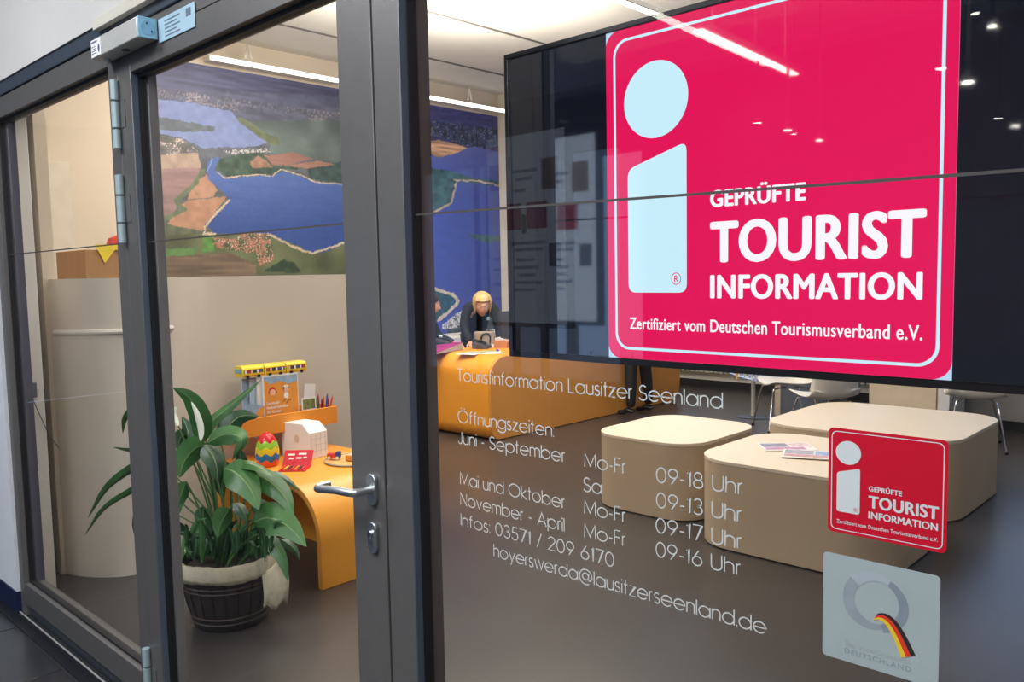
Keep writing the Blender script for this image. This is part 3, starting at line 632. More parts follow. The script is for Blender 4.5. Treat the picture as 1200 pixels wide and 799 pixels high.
# passage lights, seen mirrored in the dark screen
def mirrored(px, py, z): q = at(px, py, 2, z); return Vector((q.x, .5-q.y, z))
ma, mb_ = mirrored(817, 35, 2.95), mirrored(932, 88, 2.95)
pl1 = thing('passage_light', 'slim lit light hung in the passage, seen mirrored across the red screen', 'ceiling light', (ma.x, ma.y, 2.95), math.atan2(mb_.y-ma.y, mb_.x-ma.x))
Lp = (mb_.xy-ma.xy).length
MB().box(0, Lp, -.04, .04, .006, .05).build('housing', mat('housing_dark', (70, 70, 72), .5), pl1); MB().box(.01, Lp-.01, -.028, .028, -.004, .006).build('diffuser', mat('lit_tube', (240, 240, 235), .5, var=0, emit=(255, 246, 228), estr=18), pl1, smooth=False)
for x in (.2, Lp-.2): MB().tube([(x, 0, .05), (x, 0, .65)], .004, 6).build('suspension_wire', ALU, pl1)
LENS = mat('lit_lens', (255, 250, 240), .3, var=0, emit=(255, 250, 238), estr=60)
for px, py, wh in ((1134, 97, 'brightest, right of the red screen border'), (1163, 31, 'topmost, in the dark upper right of the screen'), (1190, 148, 'at the far right, lowest on the dark part'), (923, 153, 'on the red field above the lettering, left one'), (960, 165, 'faint one on the red field, right one')):
    q = mirrored(px, py, 3.3)
    if q.y < -6.0: q = mirrored(px, py, 2.5)
    if q.y < -6.0: q = mirrored(px, py, 2.2)
    sp = thing('passage_spotlight', 'small lit passage spotlight mirrored '+wh, 'spotlight', q, 0, 'passage spotlights mirrored in the screen')
    MB().tube([(0, 0, .06), (0, 0, 3.6-q.z)], .01, 8).build('stem', BLK, sp); MB().lathe([(.03, .06), (.04, 0.0), (.034, 0), (.03, .02)], n=16).build('lamp_head', BLK, sp); MB().lathe([(.001, .004), (.033, .004)], n=16, cap=False).build('lens', LENS, sp)
# poster in the passage with an added glow, mirrored in the dark left part of the screen
def mirr_y(px, py, Y): q = at(px, py, 1, .5-Y); return Vector((q.x, Y, q.z))
A_, B_, C_ = mirr_y(607, 170, -4.5), mirr_y(697, 180, -4.5), mirr_y(612, 374, -4.5)
pw, ph_ = B_.x-A_.x, A_.z-C_.z
po = thing('poster_stand', 'white poster with added glow in the passage, mirrored faintly in the dark left part of the screen', 'poster', (A_.x, -4.5, C_.z))
MB().box(-.04, pw+.04, -.08, -.004, -.04, ph_+.04).build('housing', mat('poster_housing', (60, 70, 84), .5), po, bevel=.004)
MB().box(0, pw, -.004, 0, 0, ph_).build('poster_sheet', mat('poster_glow', (225, 230, 235), .4, var=0, emit=(190, 210, 235), estr=1.3), po, smooth=False)  # emission added so the sheet shows in the screen reflection
for sx in (.3, pw-.3): MB().box(sx-.03, sx+.03, -.07, -.02, -C_.z+.0, -.04).build('post', FR, po)
def patch(u0, u1, v0, v1, nm, rgb): MB().box(u0*pw, u1*pw, 0, .004, v0*ph_, v1*ph_).build('printed_field', mat(nm, rgb, .4, var=.4, scale=9, emit=rgb, estr=.5), po, smooth=False)  # printed fields get some added glow too
patch(.03, .25, .72, .86, 'poster_photo_a', (100, 104, 112)); patch(.72, .92, .70, .86, 'poster_photo_b', (150, 130, 90)); patch(.03, .18, .93, .96, 'poster_red', (210, 70, 70))
patch(.2, .45, .50, .64, 'poster_rose', (190, 90, 110)); patch(.52, .78, .50, .64, 'poster_rose', (190, 90, 110)); patch(.46, .51, .48, .58, 'poster_green', (120, 150, 70)); patch(.80, .95, .30, .42, 'poster_photo_a', (60, 64, 70))
for k, (u0, u1, v) in enumerate(((.34, .66, .80), (.40, .60, .76), (.36, .50, .70), (.3, .75, .42), (.35, .72, .385), (.38, .6, .33), (.34, .66, .29), (.4, .62, .25), (.36, .7, .21), (.34, .6, .17), (.06, .26, .34), (.06, .24, .28), (.06, .25, .2), (.06, .2, .12))): patch(u0, u1, v, v+.016, 'poster_line', (150, 176, 214))

# ------------------------------------------------------------------ pillar, partition and the things behind the left window
pb = at(66, 691, 2, 0)
pil = MB().box(-4.74, -4.53, .101, .215, 0, 3.95).build('trim_5', mat('white_pillar', (228, 224, 214), .6, var=.02), bevel=.004); struct(pil)
cbx = at(43, 564, 0, -4.49)
cb = thing('junction_box', 'small grey box with a thin cable on the white pillar', 'socket', (-4.53, .125, .985))
MB().box(.0, .03, .0, .05, .0, .075).build('casing', mat('box_grey', (104, 106, 110), .5), cb, bevel=.003)
MB().tube(crom([(.015, .03, 0), (.01, .06, -.09), (.008, .1, -.2), (.006, .14, -.27)], 4), .0025, 6).build('cable', mat('cable_grey', (90, 88, 86), .5), cb)
fb = tag(MB().box(-4.49, -4.27, .10, .19, 0, .022).build('door_stop_rail', ALU, bevel=.004), 'small aluminium floor rail at the foot of the white pillar', 'rail')
path = crom([(-4.72, .32, 0), (-4.62, .36, 0), (-4.50, .44, 0), (-4.42, .56, 0), (-4.42, .80, 0), (-4.50, 1.0, 0), (-4.55, 1.2, 0), (-4.55, 1.8, 0), (-4.55, 2.5, 0)], 6)
pa = thing('curved_partition', 'waist-to-head-high cream partition curving beside the white pillar behind the plant', 'partition', (0, 0, 0))
out = [(p.x, p.y) for p in path]; inn = [(p.x-.09, p.y+.0) for p in path][::-1]
MB().prism(out+inn, 0.0, 1.565, 2).build('partition_wall', mat('partition_grey_beige', (206, 196, 180), .65, var=.02, scale=3), pa)
MB().tube([(p.x+.006, p.y-.004, 1.29) for p in path[2:26]], .014, 8).build('roller_rail', mat('rail_white', (212, 206, 196), .5), pa)
# cabinet with pennants behind the partition
bc = thing('brown_cabinet', 'brown wooden cabinet top peeking over the partition behind the left window', 'cabinet', (-6.1, .91, 0))
MB().box(-.3, .25, 0, .34, 0, 1.76).build('body', mat('brown_wood', (168, 128, 84), .55, var=.15, scale=12, stretch=(1, 1, .1)), bc, bevel=.004)
pn_ = thing('pennant_garland', 'yellow and red pennant garland draped on the brown cabinet', 'garland', (-5.846, .98, 1.79))
MB().box(0, .008, 0, .26, -.03, .006).build('ribbon_band', mat('garland_yellow', (232, 208, 60), .6), pn_)
for k in range(2): MB().prism([(.01+k*.13, -.03), (.12+k*.13, -.03), (.05+k*.13, -.12)], .001, .007, 0).build('pennant', mat('garland_yellow', (232, 208, 60), .6), pn_, smooth=False)
MB().prism([(.10, .0), (.26, .0), (.26, .11), (.12, .05)], -.1, -.02, 0).build('red_pennant', mat('garland_red', (214, 72, 62), .6), pn_, smooth=False)
df = struct(empty('door_2', (-7.99, .95, 0)))
MB().box(0, .03, 0, .62, 0, 2.6).build('door_leaf', mat('door_cream', (214, 204, 186), .6), df, bevel=.003)
MB().tube([(.03, .54, 1.05), (.08, .54, 1.05), (.08, .42, 1.05)], .01, 8).build('door_handle', STEEL, df)
# white column end beside the mural
struct(MB().box(-8.0, -7.86, 7.04, 7.22, 0, 3.95).build('trim_6', WHT, bevel=.003))
MB().box(-7.86, -7.80, 7.05, 7.16, 2.52, 2.62).build('wall_sensor', WHT, bevel=.003); tag(C.objects['wall_sensor'], 'small white sensor box on the column right of the mural', 'sensor')
# sideboard behind the desk
sb = thing('white_sideboard', 'low white sideboard along the wall below the aerial photograph', 'sideboard', (-7.95, 3.6, 0))
MB().box(0, .42, 0, 3.3, .06, .80).build('carcass', WHT, sb, bevel=.004)
for k in range(4): MB().box(.42, .438, .01+k*.825, .815+k*.825, .07, .78).build('door', mat('sideboard_front', (222, 222, 222), .5), sb, bevel=.002)
MB().box(.04, .38, .04, 3.26, 0, .06).build('plinth', BLK, sb)

# ------------------------------------------------------------------ reception desk: one bent orange block
dk = thing('reception_desk', 'long orange reception desk with rounded corners, behind the benches', 'desk')
YA, YB = 4.2, 7.42
MB().prism(rrect(YA, YB, .0, .785, [.13, .2, .26, .2], 10), -6.36, -5.42, 0).build('desk_shell', mat('desk_orange_front', (232, 156, 46), .36, var=.03, scale=2), dk, bevel=.004)
MB().prism(rrect(YA+.006, YB-.006, .006, .779, [.13, .2, .26, .2], 10), -5.42, -5.402, 0).build('side_panel', mat('desk_orange_side', (214, 146, 66), .45, var=.04, scale=3), dk, bevel=.002)

# ------------------------------------------------------------------ people
SKIN = mat('skin_fair', (222, 168, 140), .5, var=.05, scale=20)
def skin_mesh(nodes, edges, sub=2, root=0):
    me = bpy.data.meshes.new('sk'); me.from_pydata([n[0] for n in nodes], edges, []); o = bpy.data.objects.new('sk', me); C.objects.link(o)
    m = o.modifiers.new('Skin', 'SKIN'); m.use_smooth_shade = True
    for i, n in enumerate(nodes):
        r = n[1] if isinstance(n[1], tuple) else (n[1], n[1]); me.skin_vertices[0].data[i].radius = r; me.skin_vertices[0].data[i].use_root = (i == root)
    s = o.modifiers.new('Sub', 'SUBSURF'); s.levels = sub; s.render_levels = sub
    dg = bpy.context.evaluated_depsgraph_get(); e = bpy.data.meshes.new_from_object(o.evaluated_get(dg))
    V = [v.co.copy() for v in e.vertices]; F = [tuple(p.vertices) for p in e.polygons]
    bpy.data.objects.remove(o); bpy.data.meshes.remove(me); bpy.data.meshes.remove(e); return V, F
def addskin(mb, nodes, edges, **k):
    V, F = skin_mesh(nodes, edges, **k); mb.add(V, F)
def chain(pts): return [(i, i+1) for i in range(len(pts)-1)]
def headshape(mb, M, s=1.0):
    def fn(p, d):
        # face looks along +x; chin narrow, nose, brow and eye sockets
        p = p.copy()
        if d.z < 0: p.x *= 1-.10*abs(d.z)*(1 if d.x > 0 else -.3); p.y *= 1-.34*d.z*d.z
        if d.x > .3:
            p.x += .026*math.exp(-((d.y/.11)**2))*math.exp(-(((d.z+.18)/.16)**2))          # nose
            p.x += .008*math.exp(-((d.y/.5)**2))*math.exp(-(((d.z-.2)/.12)**2))             # brow
            p.x -= .009*(math.exp(-(((abs(d.y)-.33)/.13)**2))*math.exp(-(((d.z-.02)/.10)**2)))  # eyes
            p.x += .006*math.exp(-((d.y/.28)**2))*math.exp(-(((d.z+.50)/.06)**2))           # lips
            p.x += .010*math.exp(-((d.y/.3)**2))*math.exp(-(((d.z+.82)/.15)**2))            # chin
        return M @ (p*s)
    mb.ball((0, 0, 0), (.098, .078, .122), 40, 30, fn=lambda p, d: fn(p, d))
    for sy in (-1, 1): mb.ball((0, 0, 0), (.016, .008, .03), 10, 8, fn=lambda p, d: M @ ((p+Vector((-.004, sy*.078, -.005)))*s))
def face_features(par, M, s=1.0, iris=(70, 90, 110), brow=(130, 100, 70), lip=(186, 96, 90)):
    W_ = mat('eye_white', (232, 228, 224), .3); I_ = mat('iris_%d' % iris[0], iris, .3); B_ = mat('brow_%d' % brow[0], brow, .7); L_ = mat('lips', lip, .5)
    for sy in (-1, 1):
        MB().ball((0, 0, 0), (.006, .013, .007), 12, 8, fn=lambda p, d: M @ ((p+Vector((.0835, sy*.030, .003)))*s)).build('eye', W_, par)
        MB().ball((0, 0, 0), (.004, .0062, .0064), 10, 8, fn=lambda p, d: M @ ((p+Vector((.0885, sy*.030, .002)))*s)).build('iris', I_, par)
        MB().tube([M @ (Vector(q)*s) for q in ((.090, sy*.014, .027), (.089, sy*.030, .032), (.076, sy*.046, .026))], .003, 6).build('eyebrow', B_, par)
    MB().tube([M @ (Vector(q)*s) for q in ((.078, -.022, -.061), (.0925, -.008, -.0585), (.0945, 0, -.060), (.0925, .008, -.0585), (.078, .022, -.061))], [.002, .005, .0055, .005, .002], 8).build('lips', L_, par)
def hand(mb, wrist, d, up, s=1.0, curl=.5, side=1):
    """palm + five fingers along d; up is the back of the hand"""
    wrist = Vector(wrist); d = Vector(d).normalized(); up = Vector(up); up = (up-d*up.dot(d)).normalized(); l = d.cross(up)*side
    palm = wrist+d*.05*s
    addskin(mb, [(wrist-d*.01*s, (.026*s, .020*s)), (palm, (.036*s, .016*s)), (wrist+d*.085*s, (.036*s, .014*s))], [(0, 1), (1, 2)], sub=2)
    for k, (o_, L) in enumerate(((-.030, .066), (-.010, .078), (.010, .074), (.029, .058))):
        b = wrist+d*.075*s+l*o_*s; c1 = curl*.7; p1 = b+(d*math.cos(c1)-up*math.sin(c1))*L*.45*s; c2 = curl*1.5; p2 = p1+(d*math.cos(c2)-up*math.sin(c2))*L*.32*s; c3 = curl*2.1; p3 = p2+(d*math.cos(c3)-up*math.sin(c3))*L*.26*s
        addskin(mb, [(b, .0095*s), (p1, .0088*s), (p2, .008*s), (p3, .0068*s)], [(0, 1), (1, 2), (2, 3)], sub=1)
    b = wrist+d*.022*s-l*.026*s; p1 = b-l*.028*s+d*.026*s; p2 = p1-l*.008*s+d*.028*s
    addskin(mb, [(b, .012*s), (p1, .0105*s), (p2, .008*s)], [(0, 1), (1, 2)], sub=1)
def body_skel(J, grow=0.0, parts=('torso', 'arms', 'legs')):
    nodes = []; edges = []; g = grow
    def add(p, r): nodes.append((Vector(p), tuple(x+g for x in (r if isinstance(r, tuple) else (r, r))))); return len(nodes)-1
    pe = add(J['pelvis'], (.135, .10)); cur = pe
    if 'torso' in parts or 'arms' in parts:
        wa = add(J['waist'], (.115, .085)); ch = add(J['chest'], (.135, .10)); nb = add(J['neckbase'], (.075, .06)); edges += [(pe, wa), (wa, ch), (ch, nb)]
        if 'head' in parts:
            nk = add(J['neck'], .048-g*.8); edges.append((nb, nk))
        elif 'collar' in parts:
            nk = add(J['neck']*.6+J['neckbase']*.4, .046); edges.append((nb, nk))
        for s in 'LR':
            sh = add(J['sh'+s], .056); el = add(J['el'+s], .040); fa = add(J['el'+s].lerp(J['wr'+s], .45), .036); wr = add(J['wr'+s], .025); edges += [(nb, sh), (sh, el), (el, fa), (fa, wr)]
    if 'legs' in parts:
        for s in 'LR':
            hp_ = add(J['hip'+s], .088); mk = add(J['hip'+s].lerp(J['kn'+s], .5), .074); kn = add(J['kn'+s], .056); ca_ = add(J['kn'+s].lerp(J['an'+s], .35), .054); an = add(J['an'+s], .036); edges += [(pe, hp_), (hp_, mk), (mk, kn), (kn, ca_), (ca_, an)]
    return nodes, edges
def shoe(mb, an, d, m=None):
    an = Vector(an); d = Vector(d).normalized(); s = Vector((-d.y, d.x, 0))
    addskin(mb, [(an+Vector((0, 0, -.005)), .042), (an-d*.03+Vector((0, 0, -.045)), .036), (an+d*.09+Vector((0, 0, -.05)), (.042, .03)), (an+d*.17+Vector((0, 0, -.056)), (.036, .024))], [(0, 1), (0, 2), (2, 3)], sub=2)
def person(label, J, headM, top, trouser, hair_fn, collar=True, hs=1.0, iris=(70, 90, 110), brow=(130, 100, 70), fd=(1, 0, 0)):
    p = thing('person', label, 'person', (J['pelvis'].x, J['pelvis'].y, 0)); Li = Matrix.Translation(-p.location)
    def fin(mb, name, m, par=p): 
        mb.v = [tuple(Li @ Vector(v)) for v in mb.v]; return mb.build(name, m, par)
    mb = MB(); addskin(mb, *body_skel(J, 0, ('torso', 'arms', 'legs', 'head'))); headshape(mb, headM, hs)
    for s, sd in (('L', -1), ('R', 1)): hand(mb, J['wr'+s], J['wr'+s]-J['el'+s] if 'hd'+s not in J else J['hd'+s], J.get('hu'+s, Vector((0, 0, 1))), .95, J.get('curl', .3), sd)
    b = fin(mb, 'body', SKIN)
    mb = MB(); addskin(mb, *body_skel(J, .013, ('torso', 'arms', 'collar'))); fin(mb, 'sweater', top)
    mb = MB(); addskin(mb, *body_skel(J, .014, ('legs',))); fin(mb, 'trousers', trouser)
    for s in 'LR': mb = MB(); shoe(mb, J['an'+s], fd); fin(mb, 'shoe', mat('black_leather', (20, 19, 20), .35))
    n0 = len(C.objects)
    face_features(b, Li @ headM, hs, iris, brow)
    for nm, mbx, mm in hair_fn(headM, hs): fin(mbx, nm, mm)
    return p, fin
def hair_shell(M, s, length, fringe, vol, side_part=0, back=1.0):
    """hair cap: covers scalp, open over the face, hanging to `length` below the head centre"""
    mb = MB(); n, m = 44, 26; vs = []
    for i in range(m+1):
        t = i/m
        for k in range(n):
            a = 2*PI*k/n; fx = math.cos(a)                                       # +1 = face side
            part = .012*math.sin(a)*(1 if fx > 0 else 0); low = -length if fx < .42 else (fringe+part if fx > .80 else -length+(fringe+part+length)*((fx-.42)/.38)**.55)
            z = .135+(low-.135)*t if t > .25 else None
            if t <= .3:
                ph = t/.3*PI*.42; r = math.sin(ph)/math.sin(PI*.42); zc = .040+.098*math.cos(ph)
            else:
                tt = (t-.3)/.7; r = 1+.06*math.sin(tt*PI)-.16*tt*tt; z0_ = max(.040+.098*math.cos(PI*.42), low*.0+.064); zc = z0_+(low-z0_)*tt
            rr = (1+.025*math.sin(a*9+zc*40)+.015*math.sin(a*23))*r
            vs.append(M @ (Vector(((.108+vol)*rr*fx-.012, (.090+vol)*rr*math.sin(a), zc))*s))
    mb.add(vs, [(i*n+k, i*n+(k+1) % n, (i+1)*n+(k+1) % n, (i+1)*n+k) for i in range(m) for k in range(n)])
    return mb
BLD = mat('hair_blonde', (205, 172, 116), .5, var=.25, scale=60, stretch=(1, 1, .15)); DKH = mat('hair_dark_brown', (44, 32, 30), .45, var=.2, scale=60)
KNIT = mat('knit_black', (20, 22, 30), .8, bump=.2, bscale=200); NAVY = mat('jacket_dark_navy', (26, 34, 46), .7); TRS = mat('trousers_black', (20, 20, 24), .7)
def HM(pos, yaw, pitch=0, roll=0): return Matrix.Translation(pos) @ Matrix.Rotation(yaw, 4, 'Z') @ Matrix.Rotation(pitch, 4, 'Y') @ Matrix.Rotation(roll, 4, 'X')
# blonde woman leaning over the desk, facing the visitor side
hx = at(565, 357, 0, -6.50); V = Vector
cx_, cy_ = hx.x, hx.y
FY = -.55                                              # facing direction (yaw) of her body
R2 = Matrix.Rotation(FY, 3, 'Z')
def loc2(dx, dy, z): v = R2 @ Vector((dx, dy, 0)); return Vector((cx_+v.x, cy_+v.y, z))
J = dict(pelvis=loc2(-.36, 0, .86), waist=loc2(-.30, 0, .98), chest=loc2(-.17, 0, 1.12), neckbase=loc2(-.07, 0, 1.215), neck=loc2(-.02, 0, 1.285),
 shL=loc2(-.10, -.148, 1.185), elL=loc2(-.06, -.20, .97), wrL=loc2(.07, -.16, .82), shR=loc2(-.10, .148, 1.185), elR=loc2(-.06, .20, .97), wrR=loc2(.07, .17, .82),
 hipL=loc2(-.37, -.09, .82), knL=loc2(-.36, -.10, .46), anL=loc2(-.40, -.10, .085), hipR=loc2(-.37, .09, .82), knR=loc2(-.36, .10, .46), anR=loc2(-.40, .10, .085), curl=.35)
fdv = R2 @ Vector((1, 0, 0))
p1, fin1 = person('blonde woman in black sweater leaning over the orange desk, looking down', J, HM(hx, FY-.1, .30), KNIT, TRS, lambda M, s: [('hair', hair_shell(M, s, .088, .082, .006), BLD)], hs=1.06, fd=fdv)
bp = loc2(-.02, .07, 1.06); mb = MB(); mb.ball(bp, (.012, .025, .025), 12, 8); fin1(mb, 'badge', mat('badge_pale_blue', (170, 205, 215), .4))
pd = loc2(.0, -.02, 1.12); mb = MB(); mb.ball(pd, (.01, .012, .014), 10, 6); fin1(mb, 'pendant', CHR)
# dark haired woman seated at the desk, in profile
h2 = at(503.5, 357, 0, -6.62)
FY2 = .62
R3 = Matrix.Rotation(FY2, 3, 'Z')
def loc3(dx, dy, z): v = R3 @ Vector((dx, dy, 0)); return Vector((h2.x+v.x, h2.y+v.y, z))
J = dict(pelvis=loc3(-.20, 0, .58), waist=loc3(-.17, 0, .74), chest=loc3(-.11, 0, .97), neckbase=loc3(-.05, 0, 1.125), neck=loc3(-.02, 0, 1.21),
 shL=loc3(-.07, -.18, 1.10), elL=loc3(.05, -.24, .88), wrL=loc3(.27, -.20, .83), shR=loc3(-.07, .18, 1.10), elR=loc3(.04, .22, .88), wrR=loc3(.22, .12, .83),
 hipL=loc3(-.18, -.09, .54), knL=loc3(.0, -.14, .52), anL=loc3(-.06, -.14, .085), hipR=loc3(-.18, .09, .54), knR=loc3(.0, .12, .52), anR=loc3(-.06, .12, .085), curl=.25)
fdv = R3 @ Vector((1, 0, 0))
h2b = h2.copy(); 
p2, fin2 = person('dark-haired woman in dark jacket seated at the desk, in profile behind the door post', J, HM(h2, FY2+.35, .16), NAVY, TRS, lambda M, s: [('hair', hair_shell(M, s, .05, .06, .006), DKH)], hs=1.02, iris=(60, 44, 36), brow=(50, 36, 30), fd=fdv)
q = at(516, 393, 0, J['elL'].x+.02); 
mb = MB(); mb.ball(at(516.5, 394, 1, loc3(.04, -.24, 1).y-.06), (.02, .022, .016), 10, 8); fin2(mb, 'jacket_badge', MATS['badge_pale_blue'])
ch2 = thing('office_chair', 'dark office chair under the seated dark-haired woman', 'chair', (p2.location.x, p2.location.y, 0), FY2)
MB().box(-.22, .22, -.22, .22, .42, .47).build('seat', BLK, ch2, bevel=.02)
MB().box(-.26, -.22, -.2, .2, .55, .95).build('backrest', BLK, ch2, bevel=.015); MB().tube([(-.2, 0, .45), (-.25, 0, .5), (-.25, 0, .6)], .015, 8).build('back_arm', BLK, ch2)
MB().tube([(0, 0, .06), (0, 0, .42)], .025, 12).build('column', CHR, ch2)
for k in range(5):
    a = 2*PI*k/5; MB().tube([(0, 0, .09), (.27*math.cos(a), .27*math.sin(a), .05)], [.02, .014], 8).build('leg', BLK, ch2); MB().ball((.27*math.cos(a), .27*math.sin(a), .027), .026, 10, 8).build('caster', BLK, ch2)
# visitor standing at the desk, mostly hidden by the display
vx, vy = -5.19, 6.26
J = dict(pelvis=V((vx, vy, .95)), waist=V((vx-.01, vy, 1.08)), chest=V((vx-.04, vy, 1.28)), neckbase=V((vx-.05, vy, 1.46)), neck=V((vx-.04, vy, 1.54)),
 shL=V((vx-.05, vy-.2, 1.43)), elL=V((vx-.08, vy-.25, 1.15)), wrL=V((vx-.26, vy-.2, 1.0)), shR=V((vx-.05, vy+.2, 1.43)), elR=V((vx-.08, vy+.25, 1.15)), wrR=V((vx-.26, vy+.2, 1.0)),
 hipL=V((vx, vy-.10, .9)), knL=V((vx-.01, vy-.13, .5)), anL=V((vx+.0, vy-.15, .085)), hipR=V((vx, vy+.10, .9)), knR=V((vx-.01, vy+.14, .5)), anR=V((vx+.02, vy+.16, .085)), curl=.5)
person('person in black trousers and black shoes standing at the orange desk behind the display', J, HM(V((vx-.03, vy, 1.66)), PI), mat('coat_dark_blue', (30, 38, 60), .7), TRS, lambda M, s: [('hair', hair_shell(M, s, .05, .055, .004), DKH)], fd=(-1, 0, 0))

# ------------------------------------------------------------------ on the reception desk
DZ = .785
def desk_pt(px, py, z=DZ): return at(px, py, 2, z)
a = desk_pt(509, 416); b = desk_pt(541, 410)
bd = thing('ring_binder', 'magenta ring binder lying on the orange desk before the dark-haired woman', 'binder', (a.x, a.y, DZ+.002), math.atan2(b.y-a.y, b.x-a.x))
bl = (b-a).length+.02
MB().prism([(0, 0), (bl, 0), (bl, .075), (0, .012)], 0, .29, 1).build('cover', mat('binder_magenta', (150, 44, 112), .45), bd, bevel=.002)
MB().prism([(.012, .004), (bl+.002, .004), (bl+.002, .068), (.012, .010)], -.003, .287, 1).build('pages', mat('pages_grey', (170, 164, 158), .7), bd, smooth=False)
bg_ = thing('handbag', 'taupe bag with black handle standing on the desk before the blonde woman', 'bag', loc2(.17, -.02, DZ+.001), FY)
MB().box(-.05, .05, -.11, .11, 0, .15).build('bag_body', mat('taupe_fabric', (150, 138, 126), .7), bg_, bevel=.015)
MB().tube([(.055, -.045, .03), (.058, -.05, .09), (.058, -.03, .125), (.058, 0, .135), (.058, .03, .125), (.058, .05, .09), (.055, .045, .03)], .008, 8).build('handle', BLK, bg_)
k_ = desk_pt(556, 408)
ph = thing('desk_telephone', 'black and grey desk telephone next to the magenta binder', 'telephone', (k_.x, k_.y, DZ+.001), .5)
MB().prism([(0, 0), (.16, 0), (.16, .03), (0, .065)], -.09, .09, 1).build('base', mat('phone_grey', (70, 72, 80), .4), ph, bevel=.004)
MB().tube([(.0, -.06, .075), (.02, -.055, .09), (.12, -.055, .065), (.14, -.06, .05)], [.02, .013, .013, .02], 10).build('handset', BLK, ph)
k_ = desk_pt(566, 407)
MB().prism([(0, 0), (.22, 0), (.22, .16), (0, .16)], 0, .018, 2).build('notepad', PAPER, None); o = C.objects['notepad']; o.location = (k_.x, k_.y, DZ+.001); o.rotation_euler.z = .7; tag(o, 'white open notepad on the desk beside the telephone', 'notepad')
MB().box(-.01, .01, -.06, .06, 0, .012).build('stapler', mat('violet_blue', (74, 64, 200), .4), None); o = C.objects['stapler']; k_ = desk_pt(583, 411); o.location = (k_.x, k_.y, DZ+.001); o.rotation_euler.z = .9; tag(o, 'small violet-blue stapler on the orange desk', 'stapler')
for k, (px, py, rz, lbx) in enumerate(((553, 414, .3, 'pale printed sheet at the front edge of the orange desk, left one'), (575, 413, .9, 'pale printed sheet at the front edge of the orange desk, right one'))):
    c_ = desk_pt(px, py); o = MB().box(-.105, .105, -.148, .148, 0, .0015).build('paper_sheet', PAPER, None, smooth=False); o.location = (c_.x, c_.y, DZ+.0012); o.rotation_euler.z = rz; tag(o, lbx, 'paper', 'papers on the reception desk')
    MB().box(-.09, .09, .02, .12, .0015, .0022).build('printed_picture', mat('print_green', (150, 170, 140), .6, var=.3, scale=30), o, smooth=False)
k_ = desk_pt(589, 407)
bx = thing('leaflet_box', 'small brown cardboard leaflet box on the desk beside the monitor', 'box', (k_.x, k_.y, DZ+.001), .5)
m = MB().box(-.07, .07, -.09, .09, 0, .008).box(-.07, -.064, -.09, .09, .008, .10).box(.064, .07, -.09, .09, .008, .06).box(-.064, .064, -.09, -.084, .008, .08).box(-.064, .064, .084, .09, .008, .08)
m.build('tray', mat('cardboard_brown', (176, 116, 72), .7), bx, smooth=False)
for k in range(4): MB().box(-.058+k*.03, -.04+k*.03, -.08, .08, .009, .10-.01*k).build('leaflet', PAPER, bx, smooth=False)
k_ = desk_pt(597, 403)
mo = thing('computer_monitor', 'black computer monitor seen from the back at the right end of the desk', 'monitor', (k_.x, k_.y, DZ+.001), .35)
MB().box(-.02, .02, -.25, .25, .04, .36).build('monitor_back', mat('monitor_black', (38, 38, 42), .5), mo, bevel=.008)
MB().box(.02, .0225, -.03, .03, .28, .288).build('badge_strip', ALU, mo, smooth=False)
MB().box(-.03, .0, -.03, .03, .0, .1).build('stand', BLK, mo, bevel=.004); MB().box(-.10, .08, -.11, .11, 0, .012).build('foot', BLK, mo, bevel=.004)

# ------------------------------------------------------------------ three cream benches with rounded corners
def bench(name, x0, x1, y0, y1, h, r, label):
    b = thing(name, label, 'bench', ((x0+x1)/2, (y0+y1)/2, 0), 0, 'cream benches in the waiting area'); w_, d_ = (x1-x0)/2, (y1-y0)/2
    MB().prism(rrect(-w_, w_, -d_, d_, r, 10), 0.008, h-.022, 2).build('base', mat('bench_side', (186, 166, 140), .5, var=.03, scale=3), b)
    MB().prism(rrect(-w_-.001, w_+.001, -d_-.001, d_+.001, r, 10), h-.022, h, 2).build('seat_top', CREAM, b, bevel=.003)
    MB().prism(rrect(-w_+.02, w_-.02, -d_+.02, d_-.02, r, 8), 0, .008, 2).build('plinth', BLK, b)
    return b
bench('bench_cube', -3.43, -2.64, 3.16, 4.08, .49, .22, 'square cream bench cube nearest the orange desk, leftmost of the three')
bench('bench_cube', -2.50, -1.42, 2.90, 3.86, .50, .24, 'square cream bench cube with the magazines on its top')
bench('bench_cube', -2.70, -1.46, 4.10, 5.32, .50, .26, 'largest cream bench cube at the back behind the magazine bench')
def mag(px, py, rz, w_, d_, z, label, c1, c2, c3):
    c_ = at(px, py, 2, z); t = thing('magazine', label, 'magazine', (c_.x, c_.y, z), rz, 'magazines on the bench')
    MB().box(-w_/2, w_/2, -d_/2, d_/2, 0, .005).build('pages', PAPER, t, bevel=.001)
    MB().box(-w_*.46, w_*.05, -d_*.05, d_*.42, .005, .0056).build('cover_picture', mat('cover_'+str(c1[0]), c1, .3, var=.5, scale=28), t, smooth=False)
    MB().box(w_*.08, w_*.46, -d_*.1, d_*.42, .005, .0056).build('cover_picture', mat('cover_'+str(c2[0]), c2, .3, var=.4, scale=28), t, smooth=False)
    MB().box(-w_*.46, w_*.3, -d_*.4, -d_*.12, .005, .0056).build('cover_title', mat('cover_'+str(c3[0]), c3, .3, var=.3, scale=50), t, smooth=False)
mag(922, 524, .72, .30, .21, .5008, 'open magazine with grey pictures on the cream bench, upper of the two', (140, 132, 138), (222, 196, 196), (190, 130, 160))
mag(950, 533, .38, .30, .21, .5066, 'open magazine with colourful pictures on the cream bench, lower of the two', (166, 160, 170), (150, 170, 200), (204, 150, 142))

